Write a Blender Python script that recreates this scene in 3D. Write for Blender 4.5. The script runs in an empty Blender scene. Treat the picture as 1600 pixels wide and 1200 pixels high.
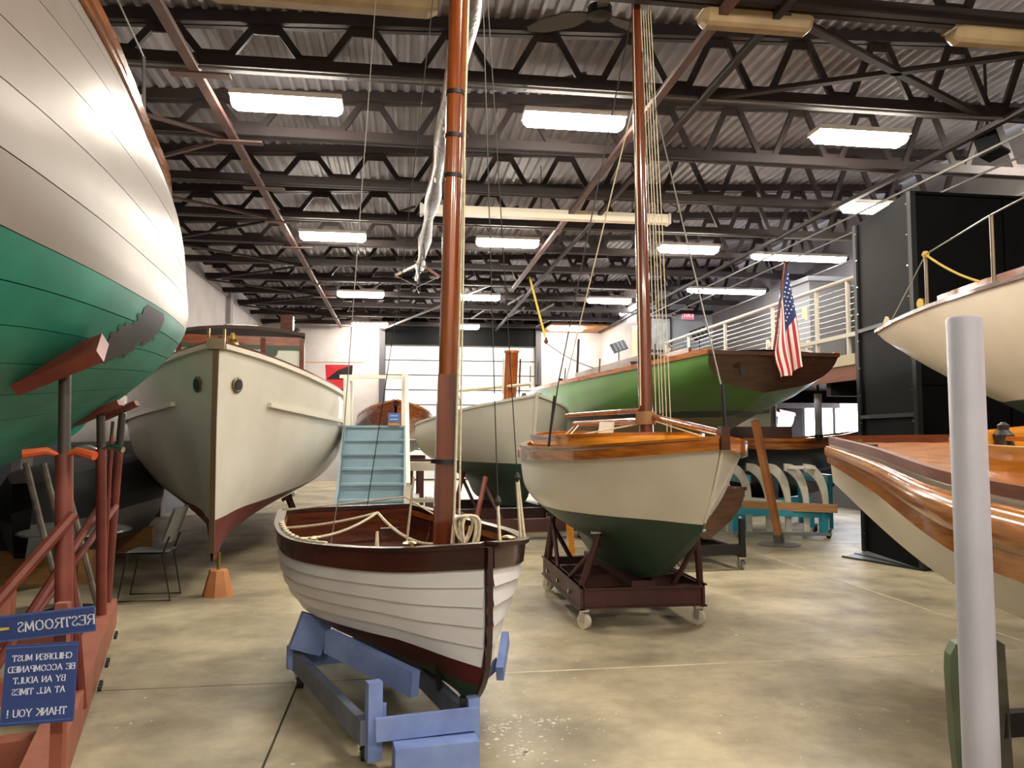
import bpy, bmesh, math, random
from mathutils import Vector, Matrix
random.seed(7)
SC = bpy.context.scene
COL = SC.collection
def lin(h):
    h = h.lstrip('#'); o = []
    for i in (0, 2, 4):
        c = int(h[i:i+2], 16)/255.
        o.append(c/12.92 if c <= .04045 else ((c+.055)/1.055)**2.4)
    return (o[0], o[1], o[2], 1.)

# ---------------------------------------------------------------- camera, world, exposure
PITCH = math.radians(3.814); YAW = math.radians(8.139); EYE = 1.6
cd = bpy.data.cameras.new('camera'); cam = bpy.data.objects.new('camera', cd); COL.objects.link(cam)
cam.location = (0, 0, EYE); cam.rotation_euler = (math.pi/2+PITCH, 0, -YAW)
cd.sensor_fit = 'HORIZONTAL'; cd.sensor_width = 36.; cd.lens = 36.*1200/1600; cd.clip_start = .05; cd.clip_end = 200
SC.camera = cam
w = bpy.data.worlds.new('daylight'); SC.world = w; w.use_nodes = True
w.node_tree.nodes['Background'].inputs[0].default_value = lin('#dfe6f2'); w.node_tree.nodes['Background'].inputs[1].default_value = 1.0
vs = SC.view_settings
vs.view_transform = 'Standard'; vs.look = 'None'; vs.gamma = 1.0; vs.use_curve_mapping = False; vs.exposure = 2.15
LAMP = 34.0          # strength of the fluorescent lenses
DAY = 3.2            # strength of the daylit window panes

# ---------------------------------------------------------------- materials
MATS = {}
def mat(name, c1, rough=.5, c2=None, scale=6., metal=0., coat=0., bump=0., stretch=(1, 1, 1), detail=4., lo=.35, hi=.65, emit=0., spec=.5):
    if name in MATS: return MATS[name]
    m = bpy.data.materials.new(name); m.use_nodes = True; nt = m.node_tree; N = nt.nodes; b = N['Principled BSDF']
    b.inputs['Base Color'].default_value = lin(c1); b.inputs['Roughness'].default_value = rough
    b.inputs['Metallic'].default_value = metal; b.inputs['Coat Weight'].default_value = coat; b.inputs['Coat Roughness'].default_value = .08
    b.inputs['Specular IOR Level'].default_value = spec
    if emit: b.inputs['Emission Color'].default_value = lin(c1); b.inputs['Emission Strength'].default_value = emit
    if c2 or bump:
        tc = N.new('ShaderNodeTexCoord'); mp = N.new('ShaderNodeMapping'); mp.inputs['Scale'].default_value = stretch
        nz = N.new('ShaderNodeTexNoise'); nz.inputs['Scale'].default_value = scale; nz.inputs['Detail'].default_value = detail
        nt.links.new(tc.outputs['Object'], mp.inputs[0]); nt.links.new(mp.outputs[0], nz.inputs['Vector'])
        if c2:
            r = N.new('ShaderNodeValToRGB'); r.color_ramp.elements[0].position = lo; r.color_ramp.elements[1].position = hi
            r.color_ramp.elements[0].color = lin(c1); r.color_ramp.elements[1].color = lin(c2)
            nt.links.new(nz.outputs['Fac'], r.inputs[0]); nt.links.new(r.outputs[0], b.inputs['Base Color'])
        if bump:
            bp = N.new('ShaderNodeBump'); bp.inputs['Strength'].default_value = bump; bp.inputs['Distance'].default_value = .02
            nt.links.new(nz.outputs['Fac'], bp.inputs['Height']); nt.links.new(bp.outputs[0], b.inputs['Normal'])
    MATS[name] = m; return m
def wood(name, c1, c2, rough=.3, coat=.6, st=(3, 3, 25), scale=1.5): return mat(name, c1, rough, c2, scale=scale, coat=coat, stretch=st, detail=6)

def floor_mat():
    m = bpy.data.materials.new('concrete'); m.use_nodes = True; nt = m.node_tree; N = nt.nodes; L = nt.links; b = N['Principled BSDF']
    tc = N.new('ShaderNodeTexCoord')
    def noise(s, d=6, r=.6):
        n = N.new('ShaderNodeTexNoise'); n.inputs['Scale'].default_value = s; n.inputs['Detail'].default_value = d; n.inputs['Roughness'].default_value = r
        L.new(tc.outputs['Object'], n.inputs['Vector']); return n
    def ramp(src, p0, c0, p1, c1):
        r = N.new('ShaderNodeValToRGB'); e = r.color_ramp.elements
        e[0].position = p0; e[0].color = c0; e[1].position = p1; e[1].color = c1; L.new(src, r.inputs[0]); return r.outputs[0]
    def mix(f, a, c, bl='MIX'):
        x = N.new('ShaderNodeMix'); x.data_type = 'RGBA'; x.blend_type = bl
        if isinstance(f, float): x.inputs[0].default_value = f
        else: L.new(f, x.inputs[0])
        for sock, v in ((x.inputs[6], a), (x.inputs[7], c)):
            if isinstance(v, tuple): sock.default_value = v
            else: L.new(v, sock)
        return x.outputs[2]
    base = ramp(noise(.9, 9, .65).outputs['Fac'], .36, lin('#7c725d'), .66, lin('#bdb092'))
    fine = ramp(noise(9, 8, .7).outputs['Fac'], .35, (.78, .78, .78, 1), .65, (1, 1, 1, 1))
    c = mix(.55, base, fine, 'MULTIPLY')
    stain = ramp(noise(2.3, 7, .75).outputs['Fac'], .56, (0, 0, 0, 1), .74, (1, 1, 1, 1))
    c = mix(mix(.35, (0, 0, 0, 1), stain), c, lin('#756b55'))
    # splashes of white paint worn into the slab
    spn = ramp(noise(14, 5, .65).outputs['Fac'], .62, (0, 0, 0, 1), .66, (1, 1, 1, 1))
    spm = ramp(noise(.55, 2).outputs['Fac'], .54, (0, 0, 0, 1), .64, (1, 1, 1, 1))
    c = mix(mix(1.0, spn, spm, 'MULTIPLY'), c, lin('#b9b2a2'))
    spk = ramp(noise(38, 2, .5).outputs['Fac'], .74, (0, 0, 0, 1), .77, (1, 1, 1, 1))
    c = mix(spk, c, lin('#c4bfb2'))
    L.new(c, b.inputs['Base Color'])
    L.new(ramp(noise(3).outputs['Fac'], .3, (.42, .42, .42, 1), .7, (.62, .62, .62, 1)), b.inputs['Roughness'])
    bp = N.new('ShaderNodeBump'); bp.inputs['Strength'].default_value = .15; bp.inputs['Distance'].default_value = .01
    L.new(noise(22, 6).outputs['Fac'], bp.inputs['Height']); L.new(bp.outputs[0], b.inputs['Normal'])
    return m

W_WALL = mat('white_block', '#b3adab', .75, '#a8a2a1', 2)
W_GREY = mat('grey_wall', '#8d9094', .7, '#84888c', 2)
PILAS = mat('pilaster_grey', '#8b8589', .7)
DECK = mat('roof_deck', '#8c888d', .65, '#716e72', 1.2)
STEEL = mat('red_oxide_steel', '#251716', .7, '#180f0f', 3)
STEEL2 = mat('pale_oxide_steel', '#5f4540', .6, '#4a3430', 4)
CONDUIT = mat('galvanised', '#6a6661', .5, metal=.3)
LENS = mat('lamp_lens', '#fff6e6', .3, emit=LAMP)
HOUSING = mat('lamp_housing', '#d8d4cc', .4)
UNLIT = mat('unlit_lens', '#94805f', .45, '#7f6b4c', 3)
TUBEW = mat('screen_case', '#f4ecd8', .4)
BLACK = mat('black_panel', '#0b0c0d', .65, '#0f1011', 3, spec=.08)
BLACKM = mat('black_metal', '#17181a', .5)
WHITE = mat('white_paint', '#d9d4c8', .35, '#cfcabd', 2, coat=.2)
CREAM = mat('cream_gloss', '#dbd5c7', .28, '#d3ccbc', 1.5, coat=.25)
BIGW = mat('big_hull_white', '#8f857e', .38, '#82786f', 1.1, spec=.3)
BIGG = mat('big_hull_green', '#10705c', .45, '#1c836e', 2.2, bump=.1)
SEAM = mat('seam_dark', '#1b211f', .8)
REDB = mat('red_bottom', '#6d2a24', .5, '#5c211d', 5)
DGREEN = mat('dark_green_bottom', '#1b3a2c', .45, '#15301f', 3)
GREENH = mat('green_hull', '#527d39', .42, '#486f34', 1.2)
OLIVE = mat('olive_bottom', '#7d7a58', .5, '#6f6c4c', 1.5)
GREYW = mat('grey_white_hull', '#b9b5a8', .35, '#b0ac9e', 1.3)
MAHOG = wood('mahogany', '#5b2a15', '#3d190c', .25, .7)
MAHDK = wood('dark_mahogany', '#3a1a11', '#26100b', .3, .6)
VARN = wood('varnished_wood', '#ad6623', '#854717', .18, .9)
HONEY = wood('honey_wood', '#d9962f', '#bf7d22', .25, .7)
MASTW = wood('mast_wood', '#9a4f1c', '#733610', .2, .9, st=(12, 12, .6), scale=2)
MASTD = wood('mast_dark', '#6f351b', '#4f2210', .2, .9, st=(12, 12, .6), scale=2)
TRANS = wood('transom_wood', '#4a2f20', '#38221a', .3, .5)
INTER = mat('dinghy_interior', '#5a2416', .4, '#47190f', 3)
TEAK = wood('deck_teak', '#c58450', '#a86a3a', .25, .6)
RAWW = wood('raw_timber', '#b98a55', '#a37444', .6, 0.)
ORANGEW = mat('orange_timber', '#c08050', .6, '#ab6c3f', 4)
BLUEP = mat('dolly_blue', '#7f93c6', .55, '#6a7eb4', 5)
STAIRB = mat('stair_blue', '#7f96a0', .5, '#758c96', 3)
TURQ = mat('turquoise_paint', '#2e9cb0', .5, '#258799', 4)
MAROON = mat('maroon_steel', '#47211f', .5, '#371817', 4)
CRADLE = mat('cradle_red', '#7a3a2e', .5, '#64291f', 6)
CRADLEW = mat('cradle_timber', '#9a5a44', .6, '#854836', 5)
ORANGE = mat('orange_handle', '#c9562a', .5)
NAVY = mat('sign_navy', '#2b3f78', .45)
LETTER = mat('sign_letters', '#d9dcea', .5)
GOLD = mat('sign_gold', '#c9a94a', .5)
ROPE = mat('rope_cream', '#d8cdb4', .8, '#c4b796', 40)
WIRE = mat('wire_grey', '#8f8b84', .4, metal=.5)
WIRED = mat('wire_dark', '#3a3836', .5, metal=.5)
BRASS = mat('brass', '#a98c4a', .25, metal=.9)
CHROME = mat('chrome', '#c9c9c9', .2, metal=1.)
RUBBER = mat('rubber', '#1a1a1a', .7)
CASTW = mat('caster_white', '#cfc8b8', .5)
PAPER = mat('paper', '#e9e5da', .7)
PVC = mat('pvc_white', '#b3b2bf', .45, '#a7a6b2', 2)
GRNBD = mat('green_board', '#5c6a50', .6, '#4c5943', 5)
GLASSD = mat('dark_glass', '#1c2422', .08, spec=.8)
PLASTIC = mat('plastic_wrap', '#6f675f', .45, '#3f3831', 14, bump=.5)
DAYP = mat('daylit_pane', '#f4f6ff', .3, emit=DAY)
DOORW = mat('door_white', '#d8d9dc', .5)

# ---------------------------------------------------------------- mesh helpers
def basis(d):
    d = Vector(d).normalized(); up = Vector((0, 0, 1)) if abs(d.z) < .95 else Vector((0, 1, 0))
    a = d.cross(up).normalized(); return d, a, a.cross(d).normalized()
class MB:
    def __init__(s): s.v = []; s.f = []; s.m = []; s.cur = 0
    def add(s, vs_, fs):
        o = len(s.v); s.v += [tuple(x) for x in vs_]; s.f += [tuple(i+o for i in f) for f in fs]; s.m += [s.cur]*len(fs); return s
    def box(s, c, d, rz=0., M=None):
        x, y, z = d[0]/2, d[1]/2, d[2]/2; R = Matrix.Rotation(rz, 3, 'Z') if M is None else M
        vs_ = [Vector(c)+R @ Vector((i*x, j*y, k*z)) for i in (-1, 1) for j in (-1, 1) for k in (-1, 1)]
        return s.add(vs_, [(0, 1, 3, 2), (4, 6, 7, 5), (0, 4, 5, 1), (2, 3, 7, 6), (0, 2, 6, 4), (1, 5, 7, 3)])
    def bb(s, a, b): return s.box([(p+q)/2 for p, q in zip(a, b)], [abs(q-p) for p, q in zip(a, b)])
    def bar(s, p, q, w, h, up=None):
        p = Vector(p); q = Vector(q); d, a, b = basis(q-p)
        if up: a = d.cross(Vector(up)).normalized(); b = a.cross(d)
        vs_ = [c+a*i*w/2+b*j*h/2 for c in (p, q) for i, j in ((-1, -1), (1, -1), (1, 1), (-1, 1))]
        return s.add(vs_, [(0, 1, 2, 3), (4, 7, 6, 5), (0, 4, 5, 1), (1, 5, 6, 2), (2, 6, 7, 3), (3, 7, 4, 0)])
    def tube(s, pts, r, n=8, cap=True):
        pts = [Vector(p) for p in pts]; rs = r if isinstance(r, (list, tuple)) else [r]*len(pts); vs_ = []; pa = None
        for i, p in enumerate(pts):
            d = (pts[min(i+1, len(pts)-1)]-pts[max(i-1, 0)]).normalized()
            if pa is None: _, a, b = basis(d)
            else:
                a = (pa-d*pa.dot(d)); a = a.normalized() if a.length > 1e-6 else basis(d)[1]; b = a.cross(d)
            pa = a
            vs_ += [p+(a*math.cos(k*2*math.pi/n)+b*math.sin(k*2*math.pi/n))*rs[i] for k in range(n)]
        fs = [(i*n+k, i*n+(k+1) % n, (i+1)*n+(k+1) % n, (i+1)*n+k) for i in range(len(pts)-1) for k in range(n)]
        if cap: fs += [tuple(range(n)), tuple(range((len(pts)-1)*n, len(pts)*n))]
        return s.add(vs_, fs)
    def lathe(s, c, prof, n=16, axis=(0, 0, 1)):
        d, a, b = basis(axis); c = Vector(c); vs_ = []
        for r, h in prof: vs_ += [c+d*h+(a*math.cos(k*2*math.pi/n)+b*math.sin(k*2*math.pi/n))*r for k in range(n)]
        fs = [(i*n+k, i*n+(k+1) % n, (i+1)*n+(k+1) % n, (i+1)*n+k) for i in range(len(prof)-1) for k in range(n)]
        fs += [tuple(range(n)), tuple(range((len(prof)-1)*n, len(prof)*n))]
        return s.add(vs_, fs)
    def grid(s, rows, closed=False):
        n = len(rows[0]); vs_ = [p for r in rows for p in r]; k = n if closed else n-1
        return s.add(vs_, [(i*n+j, i*n+(j+1) % n, (i+1)*n+(j+1) % n, (i+1)*n+j) for i in range(len(rows)-1) for j in range(k)])
    def prism(s, poly, ext):
        n = len(poly); e = Vector(ext); vs_ = [Vector(p) for p in poly]+[Vector(p)+e for p in poly]
        return s.add(vs_, [tuple(range(n)), tuple(range(2*n-1, n-1, -1))]+[(i, (i+1) % n, (i+1) % n+n, i+n) for i in range(n)])
    def mesh(s, name, mats, off=(0, 0, 0), smooth=False):
        me = bpy.data.meshes.new(name); o = Vector(off)
        me.from_pydata([tuple(Vector(v)-o) for v in s.v], [], s.f)
        for mm in (mats if isinstance(mats, (list, tuple)) else [mats]): me.materials.append(mm)
        if max(s.m, default=0): me.polygons.foreach_set('material_index', s.m)
        bm = bmesh.new(); bm.from_mesh(me); bmesh.ops.remove_doubles(bm, verts=bm.verts, dist=1e-5); bmesh.ops.recalc_face_normals(bm, faces=bm.faces); bm.to_mesh(me); bm.free()
        if smooth:
            me.polygons.foreach_set('use_smooth', [True]*len(me.polygons))
            try: me.set_sharp_from_angle(angle=math.radians(40))
            except Exception: pass
        me.update(); return me
    def build(s, name, mats, parent=None, smooth=False, label=None):
        root = parent
        while root is not None and root.parent is not None: root = root.parent
        off = root.location if root is not None else Vector((0, 0, 0))
        o = bpy.data.objects.new(name, s.mesh(name, mats, off, smooth)); COL.objects.link(o)
        if parent is not None: o.parent = parent
        if label: o['label'] = label
        return o
def thing(name, loc, label, cat, group=None):
    o = bpy.data.objects.new(name, None); COL.objects.link(o); o.location = loc; o.empty_display_size = .1
    return tag(o, label, cat, group)
def tag(o, label, cat, group=None):
    o['label'] = label; o['category'] = cat
    if group: o['group'] = group
    return o
def solo(mb, name, mats, label, cat, group=None, smooth=False, origin=None):
    """a top-level thing that is one mesh; origin moved to its base"""
    vs_ = mb.v; c = origin or (sum(v[0] for v in vs_)/len(vs_), sum(v[1] for v in vs_)/len(vs_), min(v[2] for v in vs_))
    o = bpy.data.objects.new(name, mb.mesh(name, mats, c, smooth)); o.location = c; COL.objects.link(o)
    return tag(o, label, cat, group)
def struct(mb, name, mats, parent=None, smooth=False):
    o = mb.build(name, mats, parent, smooth)
    if parent is None: o['kind'] = 'structure'
    return o
def copy_tree(o, parent=None, loc=None):
    c = o.copy(); COL.objects.link(c)
    if parent is not None: c.parent = parent
    if loc is not None: c.location = loc
    for ch in list(o.children): copy_tree(ch, c)
    return c
def cr(p0, p1, p2, p3, t):
    return .5*((2*p1)+(-p0+p2)*t+(2*p0-5*p1+4*p2-p3)*t*t+(-p0+3*p1-3*p2+p3)*t*t*t)
def spline(pts, n=8):
    """smooth polyline through points"""
    P = [Vector(p) for p in pts]; P = [P[0]*2-P[1]]+P+[P[-1]*2-P[-2]]; out = []
    for i in range(1, len(P)-2):
        for k in range(n): out.append(cr(P[i-1], P[i], P[i+1], P[i+2], k/n))
    return out+[P[-2]]
def sag(p, q, s, n=8):
    p = Vector(p); q = Vector(q)
    return [p.lerp(q, i/n)-Vector((0, 0, s*4*(i/n)*(1-i/n))) for i in range(n+1)]

class Hull:
    """lofted hull: stations (t, half breadth, sheer z, keel z, keel x shift, 6 fullness values from sheer to keel)"""
    def __init__(h, st, L, X0, Y0, yaw, roll=0., zr=0., vexp=1.):
        st = [(*a[:5], [1, .92, .8, .66, .46, .22]) if all(f == 1 for f in a[5]) else a for a in st]
        h.st = st; h.L = L; h.o = Vector((X0, Y0, 0)); h.d = Vector((math.sin(yaw), math.cos(yaw), 0)); h.l = Vector((math.cos(yaw), -math.sin(yaw), 0))
        h.roll = roll; h.zr = zr; h.cache = {}; h.vexp = vexp
    def row(h, s):
        s = round(min(max(s, 0), 1), 5)
        if s in h.cache: return h.cache[s]
        T = [a[0] for a in h.st]; i = max(0, min(len(T)-2, next((k-1 for k in range(1, len(T)) if s <= T[k]), len(T)-2)))
        fl = lambda a: list(a[1:5])+list(a[5])
        A, B = fl(h.st[i]), fl(h.st[i+1]); dt = T[i+1]-T[i]; q = (s-T[i])/dt
        def slope(k):
            if k == 0: return [(y-x)/(T[1]-T[0]) for x, y in zip(fl(h.st[0]), fl(h.st[1]))]
            if k == len(T)-1: return [(y-x)/(T[k]-T[k-1]) for x, y in zip(fl(h.st[k-1]), fl(h.st[k]))]
            return [(y-x)/(T[k+1]-T[k-1]) for x, y in zip(fl(h.st[k-1]), fl(h.st[k+1]))]
        ma, mb_ = slope(i), slope(i+1); q2, q3 = q*q, q*q*q
        r = [(2*q3-3*q2+1)*a+(q3-2*q2+q)*dt*m+(-2*q3+3*q2)*b+(q3-q2)*dt*n for a, b, m, n in zip(A, B, ma, mb_)]
        h.cache[s] = r; return r
    def loc(h, s, v, side, off=0.):
        r = h.row(s); f = r[4:]; k = min(int(v*5), 4); q = v*5-k
        g = [2*f[0]-f[1]]+list(f)+[2*f[5]-f[4]]
        y = max(0.004, r[0]*cr(g[k], g[k+1], g[k+2], g[k+3], q)); z = r[1]+(r[2]-r[1])*v; x = h.L*s+r[3]*v**h.vexp
        y = side*(y+off)
        if h.roll:
            c, sn = math.cos(h.roll), math.sin(h.roll); y, z = y*c-(z-h.zr)*sn, h.zr+y*sn+(z-h.zr)*c
        return h.o+h.d*x+h.l*y+Vector((0, 0, z))
    def P(h, x, y, z):
        if h.roll:
            c, sn = math.cos(h.roll), math.sin(h.roll); y, z = y*c-(z-h.zr)*sn, h.zr+y*sn+(z-h.zr)*c
        return h.o+h.d*x+h.l*y+Vector((0, 0, z))
    def vz(h, s, zz):
        r = h.row(s); return min(max((zz-r[1])/(r[2]-r[1]), 0), 1)
    def S(h, s, v, side, off=0.):
        if off == 0: return h.loc(s, v, side)
        e = .01; a = h.loc(min(s+e, 1), v, side)-h.loc(max(s-e, 0), v, side); b = h.loc(s, min(v+e, 1), side)-h.loc(s, max(v-e, 0), side)
        n = a.cross(b)
        if n.length < 1e-9: n = h.l*side
        n.normalize()
        if n.dot(h.l*side) < -.02 or (abs(n.dot(h.l*side)) <= .02 and n.z > 0): n = -n
        return h.loc(s, v, side)+n*off
    def skin(h, v0, v1, ns=36, nv=8, sides=(-1, 1), s0=0., s1=1., off=0.):
        m = MB(); F = lambda v, s: v(s) if callable(v) else v
        for sd in sides:
            m.grid([[h.S(s, F(v0, s)+(F(v1, s)-F(v0, s))*j/nv, sd, off) for j in range(nv+1)] for s in [s0+(s1-s0)*i/ns for i in range(ns+1)]])
        if v1 in (1, 1.) and len(sides) == 2:      # close the keel
            m.grid([[h.S(s, 1., -1, off), h.S(s, 1., 1, off)] for s in [s0+(s1-s0)*i/ns for i in range(ns+1)]])
        return m
    def strake(h, v0, v1, side, o0, o1, ns=30, s0=0., s1=1., nv=2, back=-.004):
        """one plank with thickness: o0/o1 outward offset at its top and bottom edge"""
        m = MB(); F = lambda v, s: v(s) if callable(v) else v; rows = []
        for s in [s0+(s1-s0)*i/ns for i in range(ns+1)]:
            a, b = F(v0, s), F(v1, s)
            r = [h.S(s, a+(b-a)*j/nv, side, o0+(o1-o0)*j/nv) for j in range(nv+1)]
            r += [h.S(s, b, side, back), h.S(s, a, side, back)]
            rows.append(r)
        m.grid(rows, True); return m
    def rail(h, v, off, wd, ht, side, s0=0., s1=1., ns=30, dz=0.):
        """rectangular rub rail / cap following the hull"""
        m = MB(); rows = []
        for s in [s0+(s1-s0)*i/ns for i in range(ns+1)]:
            vv = v(s) if callable(v) else v
            p = h.S(s, vv, side); n = h.S(s, vv, side, .05)-p; n.z = 0
            n = n.normalized() if n.length > 1e-5 else h.l*side
            if n.dot(h.l*side) < 0: n = -n
            p = p+Vector((0, 0, dz))+n*off
            rows.append([p+n*wd/2+Vector((0, 0, ht/2)), p+n*wd/2-Vector((0, 0, ht/2)), p-n*wd/2-Vector((0, 0, ht/2)), p-n*wd/2+Vector((0, 0, ht/2))])
        m.grid(rows, True); k = len(rows)-1
        m.f += [(0, 1, 2, 3), (4*k, 4*k+1, 4*k+2, 4*k+3)]; m.m += [0, 0]; return m
    def end(h, s, nv=14, off=0.):
        m = MB(); a = [h.S(s, j/nv, -1) for j in range(nv+1)]; b = [h.S(s, j/nv, 1) for j in range(nv+1)]
        return m.grid([[p+h.d*off, p.lerp(q, .5)+h.d*off, q+h.d*off] for p, q in zip(a, b)])
    def deck(h, dz=0., camber=.04, s0=0., s1=1., ns=24, inset=0.):
        m = MB(); rows = []
        for s in [s0+(s1-s0)*i/ns for i in range(ns+1)]:
            a, b = h.S(s, 0, -1), h.S(s, 0, 1); rows.append([a.lerp(b, inset+(1-2*inset)*j/8)+Vector((0, 0, dz+camber*(1-(j/4-1)**2)*min(1, h.row(s)[0]))) for j in range(9)])
        return m.grid(rows)
    def stemcurve(h, v0=0., v1=1., n=14, fwd=.0): return [h.P(h.L*0+h.row(0)[3]*(v0+(v1-v0)*i/n)**h.vexp-fwd, 0, h.row(0)[1]+(h.row(0)[2]-h.row(0)[1])*(v0+(v1-v0)*i/n)) for i in range(n+1)]
def ribbon_bar(pts, wdir, w, d, ddir):
    m = MB(); wd = Vector(wdir).normalized()*w/2; dd = Vector(ddir).normalized()*d/2
    m.grid([[p+wd+dd, p+wd-dd, p-wd-dd, p-wd+dd] for p in pts], True); k = len(pts)-1
    m.f += [(0, 1, 2, 3), (4*k, 4*k+1, 4*k+2, 4*k+3)]; m.m += [0, 0]; return m
# ================================================================ the hall
XL, XR, YF, YB = -4.8, 9.7, -4.5, 27.5
def deckz(x): return 5.86+.046*(x-XL)
CH = 5.40            # underside of the trusses
# floor: slabs with recessed joints
jx = [XL, -.65, 4.8, XR]; jy = [YF, -.2, 5.25, 10.7, 16.1, 21.6, YB]
fl = struct(MB().bb((XL-.3, YF-.3, -.25), (XR+.3, YB+.3, -.012)), 'floor', mat('joint_dirt', '#3f3a30', .9))
FM = floor_mat(); g = .007
for i in range(3):
    for j in range(6):
        struct(MB().bb((jx[i]+g, jy[j]+g, -.1), (jx[i+1]-g, jy[j+1]-g, 0)), 'slab', FM, fl)
JF = mat('joint_filler', '#c9bc9e', .7, '#a99c80', 9)
struct(MB().bb((.35, 5.24, -.1), (4.79, 5.262, .0015)), 'joint_filler', JF, fl); struct(MB().bb((4.79, 3.0, -.1), (4.812, 10.6, .0015)), 'joint_filler', JF, fl)
# walls
wl = struct(MB().bb((XL-.25, YF, 0), (XL, YB, 6.1)), 'wall_left', W_WALL)
for y in (10.5, 16.2, 21.9): struct(MB().bb((XL, y-.16, 0), (XL+.12, y+.16, 5.5)), 'pilaster', PILAS, wl)
struct(MB().bb((XL, YF, 0), (XL+.012, YB, 1.5)), 'wainscot', mat('wainscot_grey', '#565b63', .6), wl)
struct(MB().bb((XL, YF, 5.38), (XL+.06, YB, 5.5)), 'ledge', PILAS, wl)
wr = MB(); wr.bb((XL, YB, 0), (-.62, YB+.25, 6.1)); wr.bb((4.78, YB, 0), (7.4, YB+.25, 6.5)); wr.bb((7.4, YB, 0), (XR, YB+.25, 6.6)); wr.bb((-.62, YB, 4.8), (4.78, YB+.25, 6.3))
wrear = struct(wr, 'wall_rear', W_WALL)
struct(MB().bb((-.75, YB-.09, 4.82), (4.9, YB-.002, 6.0)), 'header_panel', BLACK, wrear)
for x in (-.72, 4.88): struct(MB().bb((x-.1, YB-.2, 0), (x+.1, YB-.002, 5.6)), 'door_jamb', mat('jamb_dark', '#3d3b40', .6), wrear)
struct(MB().bb((5.0, YB-1.9, 5.36), (7.38, YB-.05, 5.42)), 'soffit_board', wood('ply', '#a9743f', '#8d5d30', .6, 0), wrear)
struct(MB().bb((XL, YF-.25, 0), (XR, YF, 6.6)), 'wall_front', W_WALL)
wright = MB()
WIN = [(13.6, 17.6, 1.25, 2.45), (18.6, 22.6, .9, 2.45)]
ys = YF
for a, b, z0, z1 in WIN:
    wright.bb((XR, ys, 0), (XR+.25, a, 6.6)); wright.bb((XR, a, 0), (XR+.25, b, z0)); wright.bb((XR, a, z1), (XR+.25, b, 6.6)); ys = b
wright.bb((XR, ys, 0), (XR+.25, YB, 6.6)); wright = struct(wright, 'wall_right', mat('wall_dull', '#64605f', .8, '#5a5655', 2))
for n, (a, b, z0, z1) in enumerate(WIN):
    wn = MB(); t = .05
    for u in (a, (2*a+b)/3, (a+2*b)/3, b): wn.bb((XR+.02, u-t, z0), (XR+.12, u+t, z1))
    for u in (z0, z1): wn.bb((XR+.02, a, u-t), (XR+.12, b, u+t))
    wo = struct(wn, 'window_%d' % (n+1), mat('window_frame', '#5d6268', .5))
    for k in range(3):
        y0 = a+(b-a)*k/3+t; y1 = a+(b-a)*(k+1)/3-t
        struct(MB().bb((XR+.06, y0, z0+t), (XR+.075, y1, z1-t)), 'pane', DAYP, wo)
# overhead door: nine hinged panels, four of them glazed
dr = struct(MB().bb((-.62, YB+.1, 0), (4.78, YB+.14, 4.8)), 'door_1', mat('door_back', '#4d4f54', .6))
GLOWP = mat('door_glow', '#c6c5c2', .5, emit=.05)  # faint emission put into the panel colour, stands for daylight coming through
for k in range(9):
    z1 = 4.78-.53*k; z0 = z1-.485
    p = struct(MB().bb((-.6, YB+.04, z0), (4.76, YB+.1, z1)), 'door_panel', GLOWP, dr)
    if 3 <= k <= 6:
        for q in range(6):
            x0 = -.5+.885*q
            struct(MB().bb((x0, YB+.025, z0+.09), (x0+.72, YB+.045, z1-.09)), 'pane', DAYP, p)
for x in (-.64, 4.8): struct(MB().bar((x, YB-.02, 0), (x, YB-.02, 4.8), .07, .07), 'door_track', CONDUIT, dr)
# roof deck, corrugated
m = MB(); rows = [[], []]; n = int((XR-XL)/.16)
for i in range(n):
    x = XL+i*.16
    for dx, dz in ((0, 0), (.045, 0), (.065, .045), (.14, .045), (.16, 0)):
        for r_, y in ((0, YF), (1, YB+.2)): rows[r_].append((x+dx, y, deckz(x)+dz))
ceil = struct(m.grid(rows), 'ceiling', DECK)
# trusses
PAN = 1.0; TY = [4.38+1.86*k for k in range(13)]
tops = [XL+.35+PAN*k for k in range(15)]
def truss_proto():
    c = MB(); zt = lambda x: deckz(x)-.06
    for dy in (-.035, .035):
        c.bar((XL, dy*1.4, zt(XL)), (XR, dy*1.4, zt(XR)), .07, .13, (0, 0, 1)); c.bar((XL, dy*1.4, CH+.06), (XR, dy*1.4, CH+.06), .07, .12, (0, 0, 1))
    for x in tops:
        if x < XR-.8: c.bb((x+.36, -.012, CH+.06), (x+.64, .012, CH+.2)); c.bb((x-.14, -.012, zt(x)-.16), (x+.14, .012, zt(x)))
    r = bpy.data.objects.new('roof_truss', c.mesh('roof_truss', STEEL)); COL.objects.link(r); r.parent = ceil
    for x in tops:
        for q in ((x+.06, x+.42), (x+.94, x+.58)):
            if q[0] > XR-.05: continue
            w_ = MB().bar((q[0], 0, zt(q[0])), (q[1], 0, CH+.06), .075, .05, (0, 1, 0))
            o = bpy.data.objects.new('web_bar', w_.mesh('web_bar', STEEL)); COL.objects.link(o); o.parent = r
    return r
tp = truss_proto()
for k, y in enumerate(TY):
    r = tp if k == 0 else copy_tree(tp, ceil)
    r.location = (0, y, 0)
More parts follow.
